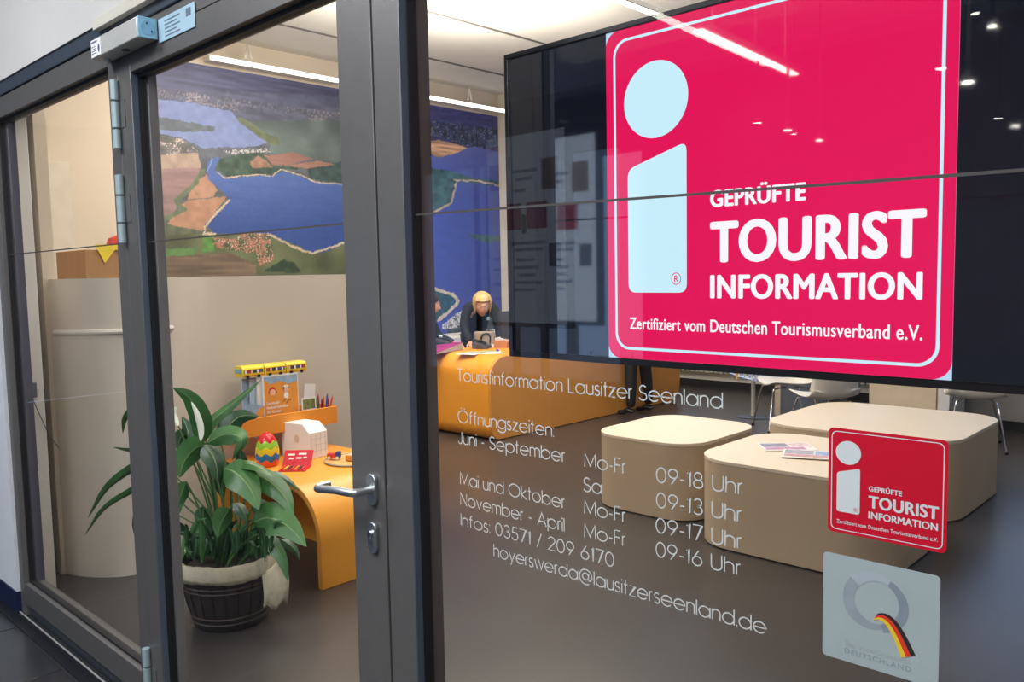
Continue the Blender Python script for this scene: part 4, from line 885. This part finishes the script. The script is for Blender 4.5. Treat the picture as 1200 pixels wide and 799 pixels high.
# ------------------------------------------------------------------ chairs, table, radiator and partitions at the back
def shell_chair(loc, rz, label, arms=False):
    t = thing('shell_chair', label, 'chair', loc, rz, 'white shell chairs')
    # seat shell: grid, seat along x (front +x), back rising at -x
    prof = [(.22, .435), (.20, .448), (.12, .445), (.0, .432), (-.10, .43), (-.17, .45), (-.205, .52), (-.225, .62), (-.24, .74), (-.245, .80)]
    wid = [.19, .215, .23, .235, .23, .225, .22, .21, .19, .14]; n = 12; vs = []; P_ = crom([(a, 0, b) for a, b in prof], 3); W_ = np.interp(np.linspace(0, 9, len(P_)), range(10), wid)
    for p, wv in zip(P_, W_):
        for k in range(n+1):
            u = -1+2*k/n; vs.append((p.x+(.05*u*u if p.z > .5 else 0), u*wv, p.z+(.035*u*u if p.z < .5 else 0)))
    MB().add(vs, [(i*(n+1)+k, i*(n+1)+k+1, (i+1)*(n+1)+k+1, (i+1)*(n+1)+k) for i in range(len(P_)-1) for k in range(n)]).build('seat_shell', mat('shell_white', (226, 222, 214), .4), t, solid=.012)
    for sx in (-1, 1):
        for sy in (-1, 1):
            MB().tube(crom([(sx*.04, sy*.10, .418), (sx*.15, sy*.13, .41), (sx*.19, sy*.155, .37), (sx*.25, sy*.22, .012)], 5), .0085, 8).build('leg', CHR, t)
            MB().lathe([(.012, 0), (.014, .008), (.012, .02)], (sx*.25, sy*.22, 0), 10).build('foot', BLK, t)
    return t
shell_chair((-2.0, 6.62, 0), 1.9, 'white shell chair on chrome legs at the right, below the dark screen corner')
shell_chair((-2.98, 5.86, 0), 2.5, 'white shell chair seen from behind, just beyond the largest bench')
shell_chair((-3.60, 6.45, 0), -2.33, 'white shell chair with slim chrome legs, leftmost, beside the wire chair')
wc = thing('wire_chair', 'chrome wire chair on one grey steel column, left of the white shell chairs', 'chair', (-4.15, 6.84, 0), -.75)
MB().lathe([(.15, 0), (.16, .004), (.15, .010), (.03, .014)], n=30).build('foot_plate', mat('foot_plate_grey', (90, 92, 96), .4, .5), wc); MB().tube([(0, 0, .012), (0, 0, .40)], .022, 14).build('column', ALU, wc)
for k in range(9):
    u = -.24+.06*k
    MB().tube(crom([(-.22, u, .45), (0, u, .40+.5*u*u), (.24, u, .43)], 4), .0055, 6).build('seat_wire', CHR, wc); MB().tube(crom([(-.22+.057*k, -.24, .46), (-.22+.057*k, 0, .405), (-.22+.057*k, .24, .46)], 4), .0055, 6).build('seat_wire', CHR, wc)
for k in range(6): MB().tube([(-.22, -.18+.072*k, .45), (-.29, -.17+.068*k, .80)], .005, 6).build('back_wire', CHR, wc)
MB().tube([(-.29, -.19, .8), (-.29, .19, .8)], .007, 6).build('back_rim', CHR, wc)
for sy in (-1, 1): MB().tube(crom([(-.23, sy*.25, .62), (0, sy*.27, .62), (.20, sy*.26, .60), (.24, sy*.25, .44)], 4), .012, 8).build('armrest', mat('armrest_wood', (206, 150, 84), .5, var=.1), wc)
rd = thing('radiator', 'long white ribbed radiator on the back wall behind the chairs', 'radiator', (-6.4, 8.48, 0))
for k in range(46): 
    if k == 0: rib = MB().box(0, .05, 0, .06, .20, .68).build('rib', mat('radiator_white', (214, 208, 196), .5), rd, bevel=.008)
    else: c2_ = rib.copy(); C.objects.link(c2_); c2_.location.x = k*.07
MB().tube([(0, .035, .24), (3.27, .035, .24)], .016, 10).tube([(0, .035, .64), (3.27, .035, .64)], .016, 10).build('pipe', MATS['radiator_white'], rd)
for k in range(3): MB().box(.3+k*1.3, .34+k*1.3, .06, .12, .3, .6).build('bracket', MATS['radiator_white'], rd)
pt = thing('partition_panel', 'grey partition panel standing end-on behind the chairs, left of the large bench', 'partition', (-4.02, 7.07, 0))
MB().box(0, .06, 0, 1.5, 0, 1.4).build('panel', mat('partition_grey', (166, 160, 152), .6), pt, bevel=.003); MB().box(-.002, .062, -.004, 0, 0, 1.4).build('edge_strip', mat('edge_beige', (206, 192, 174), .5), pt)
pc = thing('low_cabinet', 'low beige cabinet with a white end panel behind the largest bench', 'cabinet', (-3.02, 7.0, 0))
MB().box(0, .62, 0, .45, .0, .9).build('carcass', mat('cabinet_beige', (206, 190, 166), .55), pc, bevel=.003); MB().box(.62, .72, -.01, .46, 0, .92).build('end_panel', mat('cabinet_white', (216, 216, 222), .5), pc, bevel=.003)
MB().box(.01, .61, -.018, -.001, .04, .86).build('door', mat('cabinet_beige_front', (210, 195, 172), .5), pc, bevel=.002)
#PART3
# ------------------------------------------------------------------ children's corner: table, shelf, toys
kt = thing('kids_table', 'low orange children table with a bent side, behind the glass door', 'table')
o1 = [(-4.53, 0), (-4.53, .5)]+[(-3.73+.26*math.sin(a), .24+.26*math.cos(a)) for a in [PI/2*k/12 for k in range(13)]]+[(-3.47, 0)]
i1 = [(-3.505, 0)]+[(-3.73+.225*math.sin(a), .24+.225*math.cos(a)) for a in [PI/2*k/12 for k in range(12, -1, -1)]]+[(-4.495, .465), (-4.495, 0)]
m_ = MB(); oo = o1+i1[::1]; n = len(o1)
o1r = [o1[0]]+[o1[1]]+o1[2:]; i1r = i1[::-1]
vs = []; K = max(len(o1r), len(i1r))
assert len(o1r) == len(i1r)
for yv in (1.09, 1.80): vs += [(a, yv, b) for a, b in o1r]+[(a, yv, b) for a, b in i1r]
N = len(o1r); fs = []
for i in range(N-1):
    fs += [(i, i+1, N+i+1, N+i), (2*N+i, 3*N+i, 3*N+i+1, 2*N+i+1), (i, 2*N+i, 2*N+i+1, i+1), (N+i, N+i+1, 3*N+i+1, 3*N+i)]
fs += [(0, N, 3*N, 2*N), (N-1, 3*N-1, 4*N-1, 2*N-1)]
m_.add(vs, fs).build('bent_board', mat('kids_orange', (232, 156, 52), .4, var=.03, scale=2), kt, bevel=.003)
MB().box(-4.49, -3.70, 1.5, 1.53, .0, .465).build('middle_panel', MATS['kids_orange'], kt)
sh = thing('wall_shelf', 'orange wall shelf tray holding books and crayons above the children table', 'shelf', (-4.55, 1.12, .645))
ow = mat('shelf_orange', (230, 148, 50), .42, var=.03, scale=2)
MB().box(.0, .22, 0, .68, 0, .012).build('bottom_board', ow, sh); MB().box(.206, .22, 0, .68, .012, .105).build('front_board', ow, sh, bevel=.002)
MB().box(.0, .206, .668, .68, .012, .105).build('side_board', ow, sh); MB().box(.0, .206, 0, .012, .012, .105).build('side_board', ow, sh); MB().box(0, .012, .012, .668, .012, .105).build('back_board', ow, sh)
SZ_ = .658
def book(y0, w_, x, t_, h, label, cov, tilt=0, par=None):
    b = thing('book', label, 'book', (x, y0, SZ_), 0, 'books in the orange wall shelf'); b.rotation_euler = (0, tilt, 0)
    MB().box(-t_, -.002, .003, w_-.002, .002, h-.003).build('pages', PAPER, b, smooth=False)
    MB().box(-.002, .001, 0, w_, 0, h).box(-t_-.002, -t_, 0, w_, 0, h).build('cover', cov, b, smooth=False); return b
cvo = mat('cover_orange', (232, 156, 66), .4, var=.08, scale=9)
b1 = book(1.322, .235, -4.372, .012, .322, 'orange children book with two cartoon kids and white title facing the room', PAPER)
MB().box(.001, .0016, .008, .229, .004, .315).build('cover_picture', cvo, b1, smooth=False)
MB().prism([(.008, .30), (.05, .27), (.11, .285), (.17, .262), (.229, .275), (.229, .315), (.008, .315)], .0016, .0020, 0).build('printed_sky', mat('print_sky', (150, 178, 200), .4, var=.2, scale=20), b1, smooth=False)
def disc(y, z, r, m, par, x=.0024, rz=None): MB().prism(_arc(y, z, r, rz or r, 0, 345, 16), x-.0005, x, 0).build('printed_figure', m, par, smooth=False)
PS = mat('print_skin', (236, 190, 160), .5, var=0); PR = mat('print_red', (200, 50, 50), .5, var=0); PW = mat('print_white', (238, 234, 228), .5, var=0); PK = mat('print_dark', (70, 50, 50), .5, var=0)
disc(.060, .232, .022, PR, b1, .0022); disc(.062, .222, .019, PS, b1, .0027); disc(.038, .222, .006, PR, b1); disc(.086, .222, .006, PR, b1)
disc(.150, .236, .020, PK, b1, .0022); disc(.153, .228, .017, PS, b1, .0027); disc(.152, .250, .018, PW, b1, .0030, .008); disc(.152, .195, .016, PW, b1, .0024, .02)
for k, (a, b) in enumerate(((.150, .178), (.168, .170), (.182, .172))): MB().tube([(.0024, a, b), (.0024, .15+(k-1)*.022, .16-(k % 2)*.012)], .0022, 5).build('printed_figure', PK, b1)
mbt = MB()
for t, z, y1_ in (('Lausitzer', .152, .105), ('Industriekultur', .126, .165), ('für Kinder', .100, .115)):
    text_on(mbt, t, (.003, .020, z), (.003, y1_, z), .017, 0, bold=.04)
mbt.build('cover_title', PW, b1, smooth=False)
book(1.295, .235, -4.388, .012, .318, 'white-edged book behind the orange children book', PAPER)
book(1.262, .235, -4.405, .014, .312, 'pale blue book, third from the front in the shelf', mat('cover_pale_blue', (176, 196, 214), .5))
book(1.225, .235, -4.428, .014, .312, 'pale blue-grey book, rearmost of the standing books', mat('cover_grey_blue', (160, 178, 200), .5))
b5 = book(1.15, .13, -4.36, .008, .19, 'booklet with blue sky and orange strip leaning at the left shelf end', mat('cover_sky', (150, 176, 200), .5, var=.3, scale=14)); b5.rotation_euler.x = -.25
MB().prism([(.02, .0), (.08, .0), (.13, .12), (.13, .19), (.1, .17)], .001, .0016, 0).build('orange_strip', cvo, b5, smooth=False)
cd_ = thing('leaflet_card', 'upright white leaflet right of the orange book in the shelf', 'leaflet', (-4.375, 1.575, SZ_)); cd_.rotation_euler.x = -.12
MB().box(0, .002, 0, .075, 0, .25).build('card', PAPER, cd_, smooth=False)
ca_ = thing('picture_card', 'small green and white picture card in front of the white leaflet', 'card', (-4.362, 1.57, SZ_))
MB().box(0, .002, 0, .10, 0, .165).build('card', PAPER, ca_, smooth=False); MB().box(.002, .0026, .008, .092, .095, .155).build('cover_picture', mat('print_green_meadow', (120, 130, 80), .5, var=.5, scale=30), ca_, smooth=False)
cup = None
cols = [('red', (200, 44, 44)), ('green', (50, 130, 70)), ('magenta', (190, 50, 120)), ('dark brown', (84, 50, 40)), ('orange-red', (226, 90, 40)), ('blue', (60, 80, 160)), ('crimson', (170, 30, 60)), ('vermilion', (230, 60, 30))]
for k, (nm, c_) in enumerate(cols):
    y = 1.695+k*.011; ln = .125+.014*(k % 3); tl = (-.25+.10*k)*1.0
    p_ = thing('crayon', '%s crayon standing in the right end of the orange shelf' % nm, 'crayon', (-4.40+.01*(k % 2), y, SZ_), 0, 'crayons in the orange shelf'); p_.rotation_euler.x = -tl*.55
    MB().tube([(0, 0, 0), (0, 0, ln)], .0055, 8).build('shaft', mat('crayon_'+str(k), c_, .5, var=0), p_); MB().tube([(0, 0, ln), (0, 0, ln+.018)], [.0055, .001], 8).build('point', MATS['crayon_'+str(k)], p_)
# yellow toy bus lying across the book tops
by = mat('bus_yellow', (240, 206, 36), .35, var=.03)
bu = thing('toy_bus', 'long yellow tin bus lying across the tops of the books', 'toy bus', (-4.425, 1.205, .982))
prof = rrect(-.055, .045, 0, .064, [.006, .006, .026, .026], 6)
for k in range(3):
    MB().prism([(a, b) for a, b in prof], k*.142, k*.142+.136, 1).build('coach', by, bu, bevel=.002)
    if k < 2: MB().prism([(a*.92, .003+b*.9) for a, b in prof], k*.142+.136, k*.142+.142, 1).build('bellows', mat('bellows_grey', (90, 86, 80), .6), bu)
    MB().box(.045, .0462, k*.142+.008, k*.142+.128, .024, .044).build('window_band', mat('bus_window', (90, 84, 80), .25, var=.3, scale=60), bu, smooth=False)
    for j in range(6): MB().box(.0462, .0472, k*.142+.012+j*.019, k*.142+.024+j*.019, .022+.003*(j % 2), .042).build('printed_passenger', [PW, PR, PS, PK, PW, mat('print_blue', (70, 90, 150), .5, var=0)][(j+k) % 6], bu, smooth=False)
    MB().box(.045, .0464, k*.142+.005, k*.142+.131, .008, .011).build('red_stripe', PR, bu, smooth=False)
    for j in (.03, .1): MB().tube([(.044, k*.142+j, .004), (.050, k*.142+j, .004)], .010, 12).build('wheel', BLK, bu)
MB().box(-.04, .03, -.003, 0, .022, .048).build('windscreen', mat('bus_glass_blue', (120, 176, 190), .2), bu, bevel=.001)
# stacking egg
TZ = .501
eg = thing('stacking_egg', 'toy egg of stacked wavy rings in red, green, yellow, blue and orange', 'toy egg', (-4.18, 1.225, TZ))
egp = lambda z: .066*math.sqrt(max(0, 1-((z-.062)/(.128 if z > .062 else .11))**2))
zsx = [0, .034, .070, .106, .140, .19]; ecol = [(236, 92, 36), (40, 120, 176), (236, 206, 40), (150, 206, 60), (220, 40, 48)]
for L in range(5):
    n = 48; vs = []; m = 8
    for i in range(m+1):
        for k in range(n):
            a = 2*PI*k/n; wv = .008*math.sin(7*a)
            za = zsx[L]+(wv if 0 < L else 0); zb = zsx[L+1]+(wv if L < 4 else 0); z = za+(zb-za)*i/m; r = max(.001, egp(min(z, .1899)))*(1 if 0 < i < m else .985)
            vs.append((r*math.cos(a), r*math.sin(a), z))
    MB().add(vs, [(i*n+k, i*n+(k+1) % n, (i+1)*n+(k+1) % n, (i+1)*n+k) for i in range(m) for k in range(n)]+[tuple(range(n))[::-1], tuple(range(m*n, m*n+n))]).build('ring', mat('egg_%d' % L, ecol[L], .25, var=0), eg)
# white cardboard house box
wb_ = thing('cardboard_box', 'white cardboard stand box with faint drawings on the children table', 'box', (-4.21, 1.51, TZ), .15)
sd = mat('card_white', (236, 232, 226), .6, var=.02)
MB().prism([(-.16, 0), (-.12, 0), (-.10, .03), (.02, .03), (.05, 0), (.08, 0), (.08, .15), (.02, .20), (-.16, .20)], -.06, .075, 1).build('carton', sd, wb_, bevel=.002)
MB().prism(_arc(-.03, .11, .018, .026, 0, 345, 16), -.0612, -.0602, 1).build('faint_print', mat('print_sand', (222, 196, 170), .6), wb_, smooth=False)
gl = MB()
for k in range(4): gl.box(.0805, .081, -.05+k*.036, -.048+k*.036, .02, .145)
for k in range(3): gl.box(.0805, .081, -.055, .07, .04+k*.036, .042+k*.036)
gl.build('drawn_lines', mat('print_pale_grey', (196, 196, 200), .6), wb_, smooth=False)
# red crayon case
rc = thing('crayon_case', 'open red crayon case lying in front of the toy egg', 'case', (-3.98, 1.27, TZ), .75)
rm = mat('case_red', (200, 26, 44), .35)
MB().box(-.075, .075, -.055, .045, 0, .006).build('tray', rm, rc, bevel=.001)
ld = MB().box(-.08, .08, 0, .005, 0, .105).build('lid', rm, rc, bevel=.001); ld.location = (0, .045, .006); ld.rotation_euler.x = -.75
lm_ = MB()
for a, b, z in ((-.06, -.02, .07), (0, .045, .074), (-.05, -.025, .045), (-.01, .02, .048), (.03, .05, .05)): lm_.box(a, b, -.0012, -.0002, z, z+.010)
lm_.build('lid_print', PW, ld, smooth=False)
for k in range(7): MB().tube([(-.06+k*.019, -.05, .011), (-.06+k*.019, .035, .011)], .005, 6).build('crayon', mat('case_crayon_%d' % k, [(230, 70, 40), (240, 190, 60), (90, 50, 40), (200, 60, 60), (250, 140, 40), (60, 60, 60), (230, 60, 60)][k], .5, var=0), rc)
# tray with toys
tyc = at(398, 540, 2, .5)
ty = thing('round_tray', 'flat oval tray with grey rim on the children table', 'tray', (-3.90, 1.61, TZ))
MB().lathe([(.155, 0), (.165, .004), (.165, .008), (.155, .005), (.01, .004)], n=36).build('tray_plate', mat('tray_orange', (222, 170, 96), .5), ty)
MB().tube([(.165*math.cos(2*PI*k/36), .165*math.sin(2*PI*k/36), .007) for k in range(37)], .005, 8, cap=False).build('rim', mat('rim_grey', (160, 154, 140), .4), ty)
pz = thing('puzzle_box', 'small orange picture box lying on the oval tray', 'box', (-3.88, 1.65, TZ+.008), .35)
MB().box(-.06, .06, -.08, .08, 0, .03).build('carton', mat('puzzle_orange', (214, 138, 60), .5, var=.2, scale=30), pz, bevel=.003); MB().box(-.05, .05, -.07, .07, .03, .0325).build('lid_picture', mat('puzzle_picture', (206, 190, 170), .5, var=.5, scale=30), pz, smooth=False)
tk_ = thing('toy_truck', 'tiny blue and red toy truck on the tray beside the white cardboard box', 'toy truck', (-3.99, 1.54, TZ+.008), .6)
MB().box(-.04, .01, -.018, .018, .01, .034).build('truck_bed', mat('toy_red', (206, 60, 44), .4), tk_, bevel=.002); MB().box(.012, .035, -.018, .018, .01, .045).build('cab', mat('toy_blue', (50, 70, 140), .4), tk_, bevel=.003)
for sx in (-.028, .022):
    for sy in (-.021, .016): MB().tube([(sx, sy, .010), (sx, sy+.005, .010)], .010, 12).build('wheel', mat('toy_cream', (230, 216, 180), .5), tk_)

# ------------------------------------------------------------------ the peace lily in its barrel pot
PX_, PY_ = -3.50, .62
pp = thing('potted_peace_lily', 'large peace lily in a dark barrel-shaped pot with cream cloth collar, behind the door', 'potted plant', (PX_, PY_, 0))
LI = Matrix.Translation(-pp.location)
MB().lathe([(.150, 0), (.160, .01), (.178, .09), (.196, .17), (.206, .24), (.210, .30), (.195, .30), (.190, .25), (.02, .25)], n=48).build('pot', mat('pot_dark_wood', (52, 46, 44), .5, var=.25, scale=10, stretch=(3, 3, .3)), pp)
for z, r in ((.035, .165), (.062, .1725), (.205, .202), (.185, .199)): MB().tube([(r*math.cos(2*PI*k/40), r*math.sin(2*PI*k/40), z) for k in range(41)], .0045, 6, cap=False).build('hoop', mat('hoop_brown', (74, 62, 56), .45), pp)
for k in range(22):
    a = 2*PI*k/22; MB().tube([(.1535*math.cos(a), .1535*math.sin(a), .01), (.180*math.cos(a), .180*math.sin(a), .09), (.1975*math.cos(a), .1975*math.sin(a), .17), (.2065*math.cos(a), .2065*math.sin(a), .235)], .0022, 5).build('stave_joint', mat('pot_joint', (30, 27, 26), .6), pp)
vs = []; n = 72
for i, (r, z) in enumerate(((.199, .305), (.214, .312), (.219, .29), (.219, .255), (.216, .235))):
    for k in range(n):
        a = 2*PI*k/n; rr = r+.0035*math.sin(a*24)+.002*math.sin(a*7); vs.append((rr*math.cos(a), rr*math.sin(a), z+(.004*math.sin(a*5) if i in (1, 4) else 0)))
cl_ = mat('cloth_cream', (206, 196, 168), .85, var=.12, scale=40, bump=.3, bscale=160)
MB().add(vs, [(i*n+k, i*n+(k+1) % n, (i+1)*n+(k+1) % n, (i+1)*n+k) for i in range(4) for k in range(n)]).build('cloth_collar', cl_, pp, solid=.004)
vs = []; e0 = at(322, 648, 1, PY_)-pp.location
for i in range(9):
    for k in range(7):
        u, v = k/6-.5, i/8; vs.append((.218+.02*math.sin(v*3)+.04*u*(1-.5*v), .10+.11*u, .275-.19*v+.02*math.sin(u*9+v*5)))
MB().add(vs, [(i*7+k, i*7+k+1, (i+1)*7+k+1, (i+1)*7+k) for i in range(8) for k in range(6)]).build('cloth_end', cl_, pp, solid=.004)
soil = MB().lathe([(.001, .262), (.1, .266), (.192, .258)], n=30, cap=False).build('soil', mat('soil', (40, 32, 26), .9, var=.4, scale=30, bump=.5), pp)
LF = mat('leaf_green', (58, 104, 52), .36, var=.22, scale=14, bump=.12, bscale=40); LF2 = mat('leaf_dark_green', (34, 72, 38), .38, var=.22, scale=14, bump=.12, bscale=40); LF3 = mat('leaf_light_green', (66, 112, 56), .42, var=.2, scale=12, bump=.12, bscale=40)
MID = mat('leaf_midrib', (120, 150, 90), .45)
Dp = (Vector((PX_, PY_, .5))-CAM).dot(_f)
def leaf(pts, wpx, d0, d1, m, twist=.3, fold=.25, stem=None, name='leaf', prof=None, n=14):
    """pts: axis of the blade (base..tip) measured in the photograph, given depths around the pot; width in the same units"""
    P_ = crom([atd(x, y, Dp+d0+(d1-d0)*i/(len(pts)-1)) for i, (x, y) in enumerate(pts)], max(3, n//(len(pts)-1))); N_ = len(P_)-1; W_ = wpx/FPX*Dp/2; vs = []
    for i, p in enumerate(P_):
        t = i/N_; tg = (P_[min(i+1, N_)]-P_[max(i-1, 0)]).normalized(); v = (p-CAM).normalized(); sd_ = tg.cross(v).normalized(); nr = sd_.cross(tg).normalized()
        sd2 = (sd_*math.cos(twist)+nr*math.sin(twist)).normalized(); nr2 = sd2.cross(tg).normalized(); w_ = W_*(math.sin(PI*t**.72)**.75*(1-.25*t) if prof is None else prof(t))+.0006
        for u in (-1, -.62, -.28, -.045, .045, .28, .62, 1):
            vs.append(LI @ (p+sd2*w_*u*(1+.03*math.sin(t*31+u*3))+nr2*w_*(fold*abs(u)-.10*fold*math.sin(t*24)*abs(u))))
    mb = MB(); mb.v = vs
    for i in range(N_):
        for k in range(7): mb.f.append((i*8+k, i*8+k+1, (i+1)*8+k+1, (i+1)*8+k)); mb.mi.append(1 if k == 3 else 0)
    o = mb.build(name, [m, MID if name == 'leaf' else m], pp)
    if stem:
        s0 = Vector((PX_+stem[0], PY_+stem[1], .26)); b = P_[0]; ml = (s0+b)/2+Vector(((b.x-s0.x)*-.12, (b.y-s0.y)*-.12, .05)); MB().tube([LI @ q for q in bez(s0, ml*1.0, b, 8)], [.0055-.0002*i for i in range(9)], 6).build('stem', mat('stem_green', (74, 110, 58), .45), pp)
    return o
K8 = lambda L: [(180+x/2.577, 430+y/2.577) for x, y in L]
leaf(K8([(145, 232), (142, 160), (110, 95), (58, 62)]), 27, .05, .0, LF, .2, .2, (-.04, 0))
leaf(K8([(155, 215), (175, 165), (240, 110), (325, 38)]), 17, .1, .25, LF, .5, .35, (0, .03))
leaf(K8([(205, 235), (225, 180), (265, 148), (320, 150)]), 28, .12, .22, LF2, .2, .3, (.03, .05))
leaf(K8([(160, 232), (205, 205), (250, 205), (268, 225), (238, 280)]), 26, -.04, -.12, LF3, .35, .35, (.0, -.02))
leaf(K8([(158, 232), (120, 250), (90, 290), (78, 335)]), 32, .0, -.1, LF, .3, .3, (-.04, -.02))
leaf(K8([(150, 235), (175, 262), (190, 300), (192, 345)]), 26, -.05, -.12, LF2, .3, .3, (-.02, -.02))
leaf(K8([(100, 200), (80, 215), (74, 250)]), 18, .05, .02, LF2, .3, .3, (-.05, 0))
leaf(K8([(235, 290), (280, 290), (325, 305), (360, 330)]), 18, -.05, -.15, LF, .9, .3, (.03, 0))
leaf(K8([(212, 305), (250, 320), (290, 365), (318, 432)]), 40, -.08, -.2, LF3, .2, .22, (.02, -.03))
leaf(K8([(298, 318), (350, 345), (395, 390), (422, 450)]), 30, -.02, -.12, LF, .3, .28, (.05, .0))
leaf(K8([(300, 470), (345, 455), (405, 480), (462, 542)]), 42, -.1, -.2, LF3, .2, .22, (.06, -.04))
leaf(K8([(330, 500), (360, 530), (390, 580), (405, 645)]), 20, -.1, -.16, LF, .4, .4, (.07, -.05))
leaf(K8([(230, 425), (215, 450), (200, 480), (193, 516)]), 24, -.12, -.2, LF, .3, .3, (.0, -.06))
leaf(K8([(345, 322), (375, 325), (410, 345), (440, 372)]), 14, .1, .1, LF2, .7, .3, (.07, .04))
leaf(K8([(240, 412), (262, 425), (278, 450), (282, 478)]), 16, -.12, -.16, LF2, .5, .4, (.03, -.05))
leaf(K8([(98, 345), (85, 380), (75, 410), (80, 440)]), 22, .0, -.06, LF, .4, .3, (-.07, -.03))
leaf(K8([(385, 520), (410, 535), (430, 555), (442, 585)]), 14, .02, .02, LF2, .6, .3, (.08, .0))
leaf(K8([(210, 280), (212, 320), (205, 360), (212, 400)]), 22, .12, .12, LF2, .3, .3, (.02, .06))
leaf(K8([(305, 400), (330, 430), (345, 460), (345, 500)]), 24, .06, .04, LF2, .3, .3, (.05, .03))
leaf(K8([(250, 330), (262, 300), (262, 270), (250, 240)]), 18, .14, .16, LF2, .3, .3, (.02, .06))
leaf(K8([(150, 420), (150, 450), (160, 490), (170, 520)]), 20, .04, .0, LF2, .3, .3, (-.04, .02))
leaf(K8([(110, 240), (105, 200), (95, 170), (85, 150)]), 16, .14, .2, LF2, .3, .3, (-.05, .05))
# leaves reaching out to the left
leaf([(170, 540), (152, 551), (125, 572), (103, 607)], 13, .12, .22, LF, .5, .4, (-.06, .06))
leaf([(172, 562), (153, 576), (122, 596), (99, 628)], 10, .12, .2, LF, .6, .4, (-.07, .05))
leaf([(178, 534), (160, 529), (146, 527), (133, 524)], 7, .16, .26, LF2, .7, .3, (-.05, .07))
leaf([(178, 470), (160, 478), (147, 490), (144, 508)], 11, .14, .22, LF, .4, .3, (-.04, .07))
leaf([(175, 590), (163, 600), (158, 612), (157, 625)], 9, .12, .16, LF2, .4, .3, (-.06, .06))
for k in range(84):
    a = random.uniform(175+30, 180+165); x0 = 212+random.random()*104; h = random.uniform(14, 58); dx = random.uniform(-26, 26); dd = random.uniform(-.14, .12)
    leaf([(x0, 660-random.random()*12), (x0+dx*.35, 655-h*.7), (x0+dx, 655-h+random.random()*14)], random.uniform(5, 10), dd, dd+random.uniform(-.06, .06), random.choice([LF, LF2, LF2]), random.uniform(0, 1), .3, None, n=8)
WF = mat('spathe_white', (232, 234, 214), .5)
sp_ = lambda t: math.sin(PI*t**.8)**.8
leaf(K8([(142, 225), (140, 185), (128, 140), (113, 104)]), 8, -.06, -.02, WF, .5, .5, (-.02, 0), 'flower', sp_)
leaf(K8([(75, 178), (62, 160), (58, 138), (68, 118)]), 9, .02, .04, WF, .3, .4, (-.06, 0), 'flower', sp_)
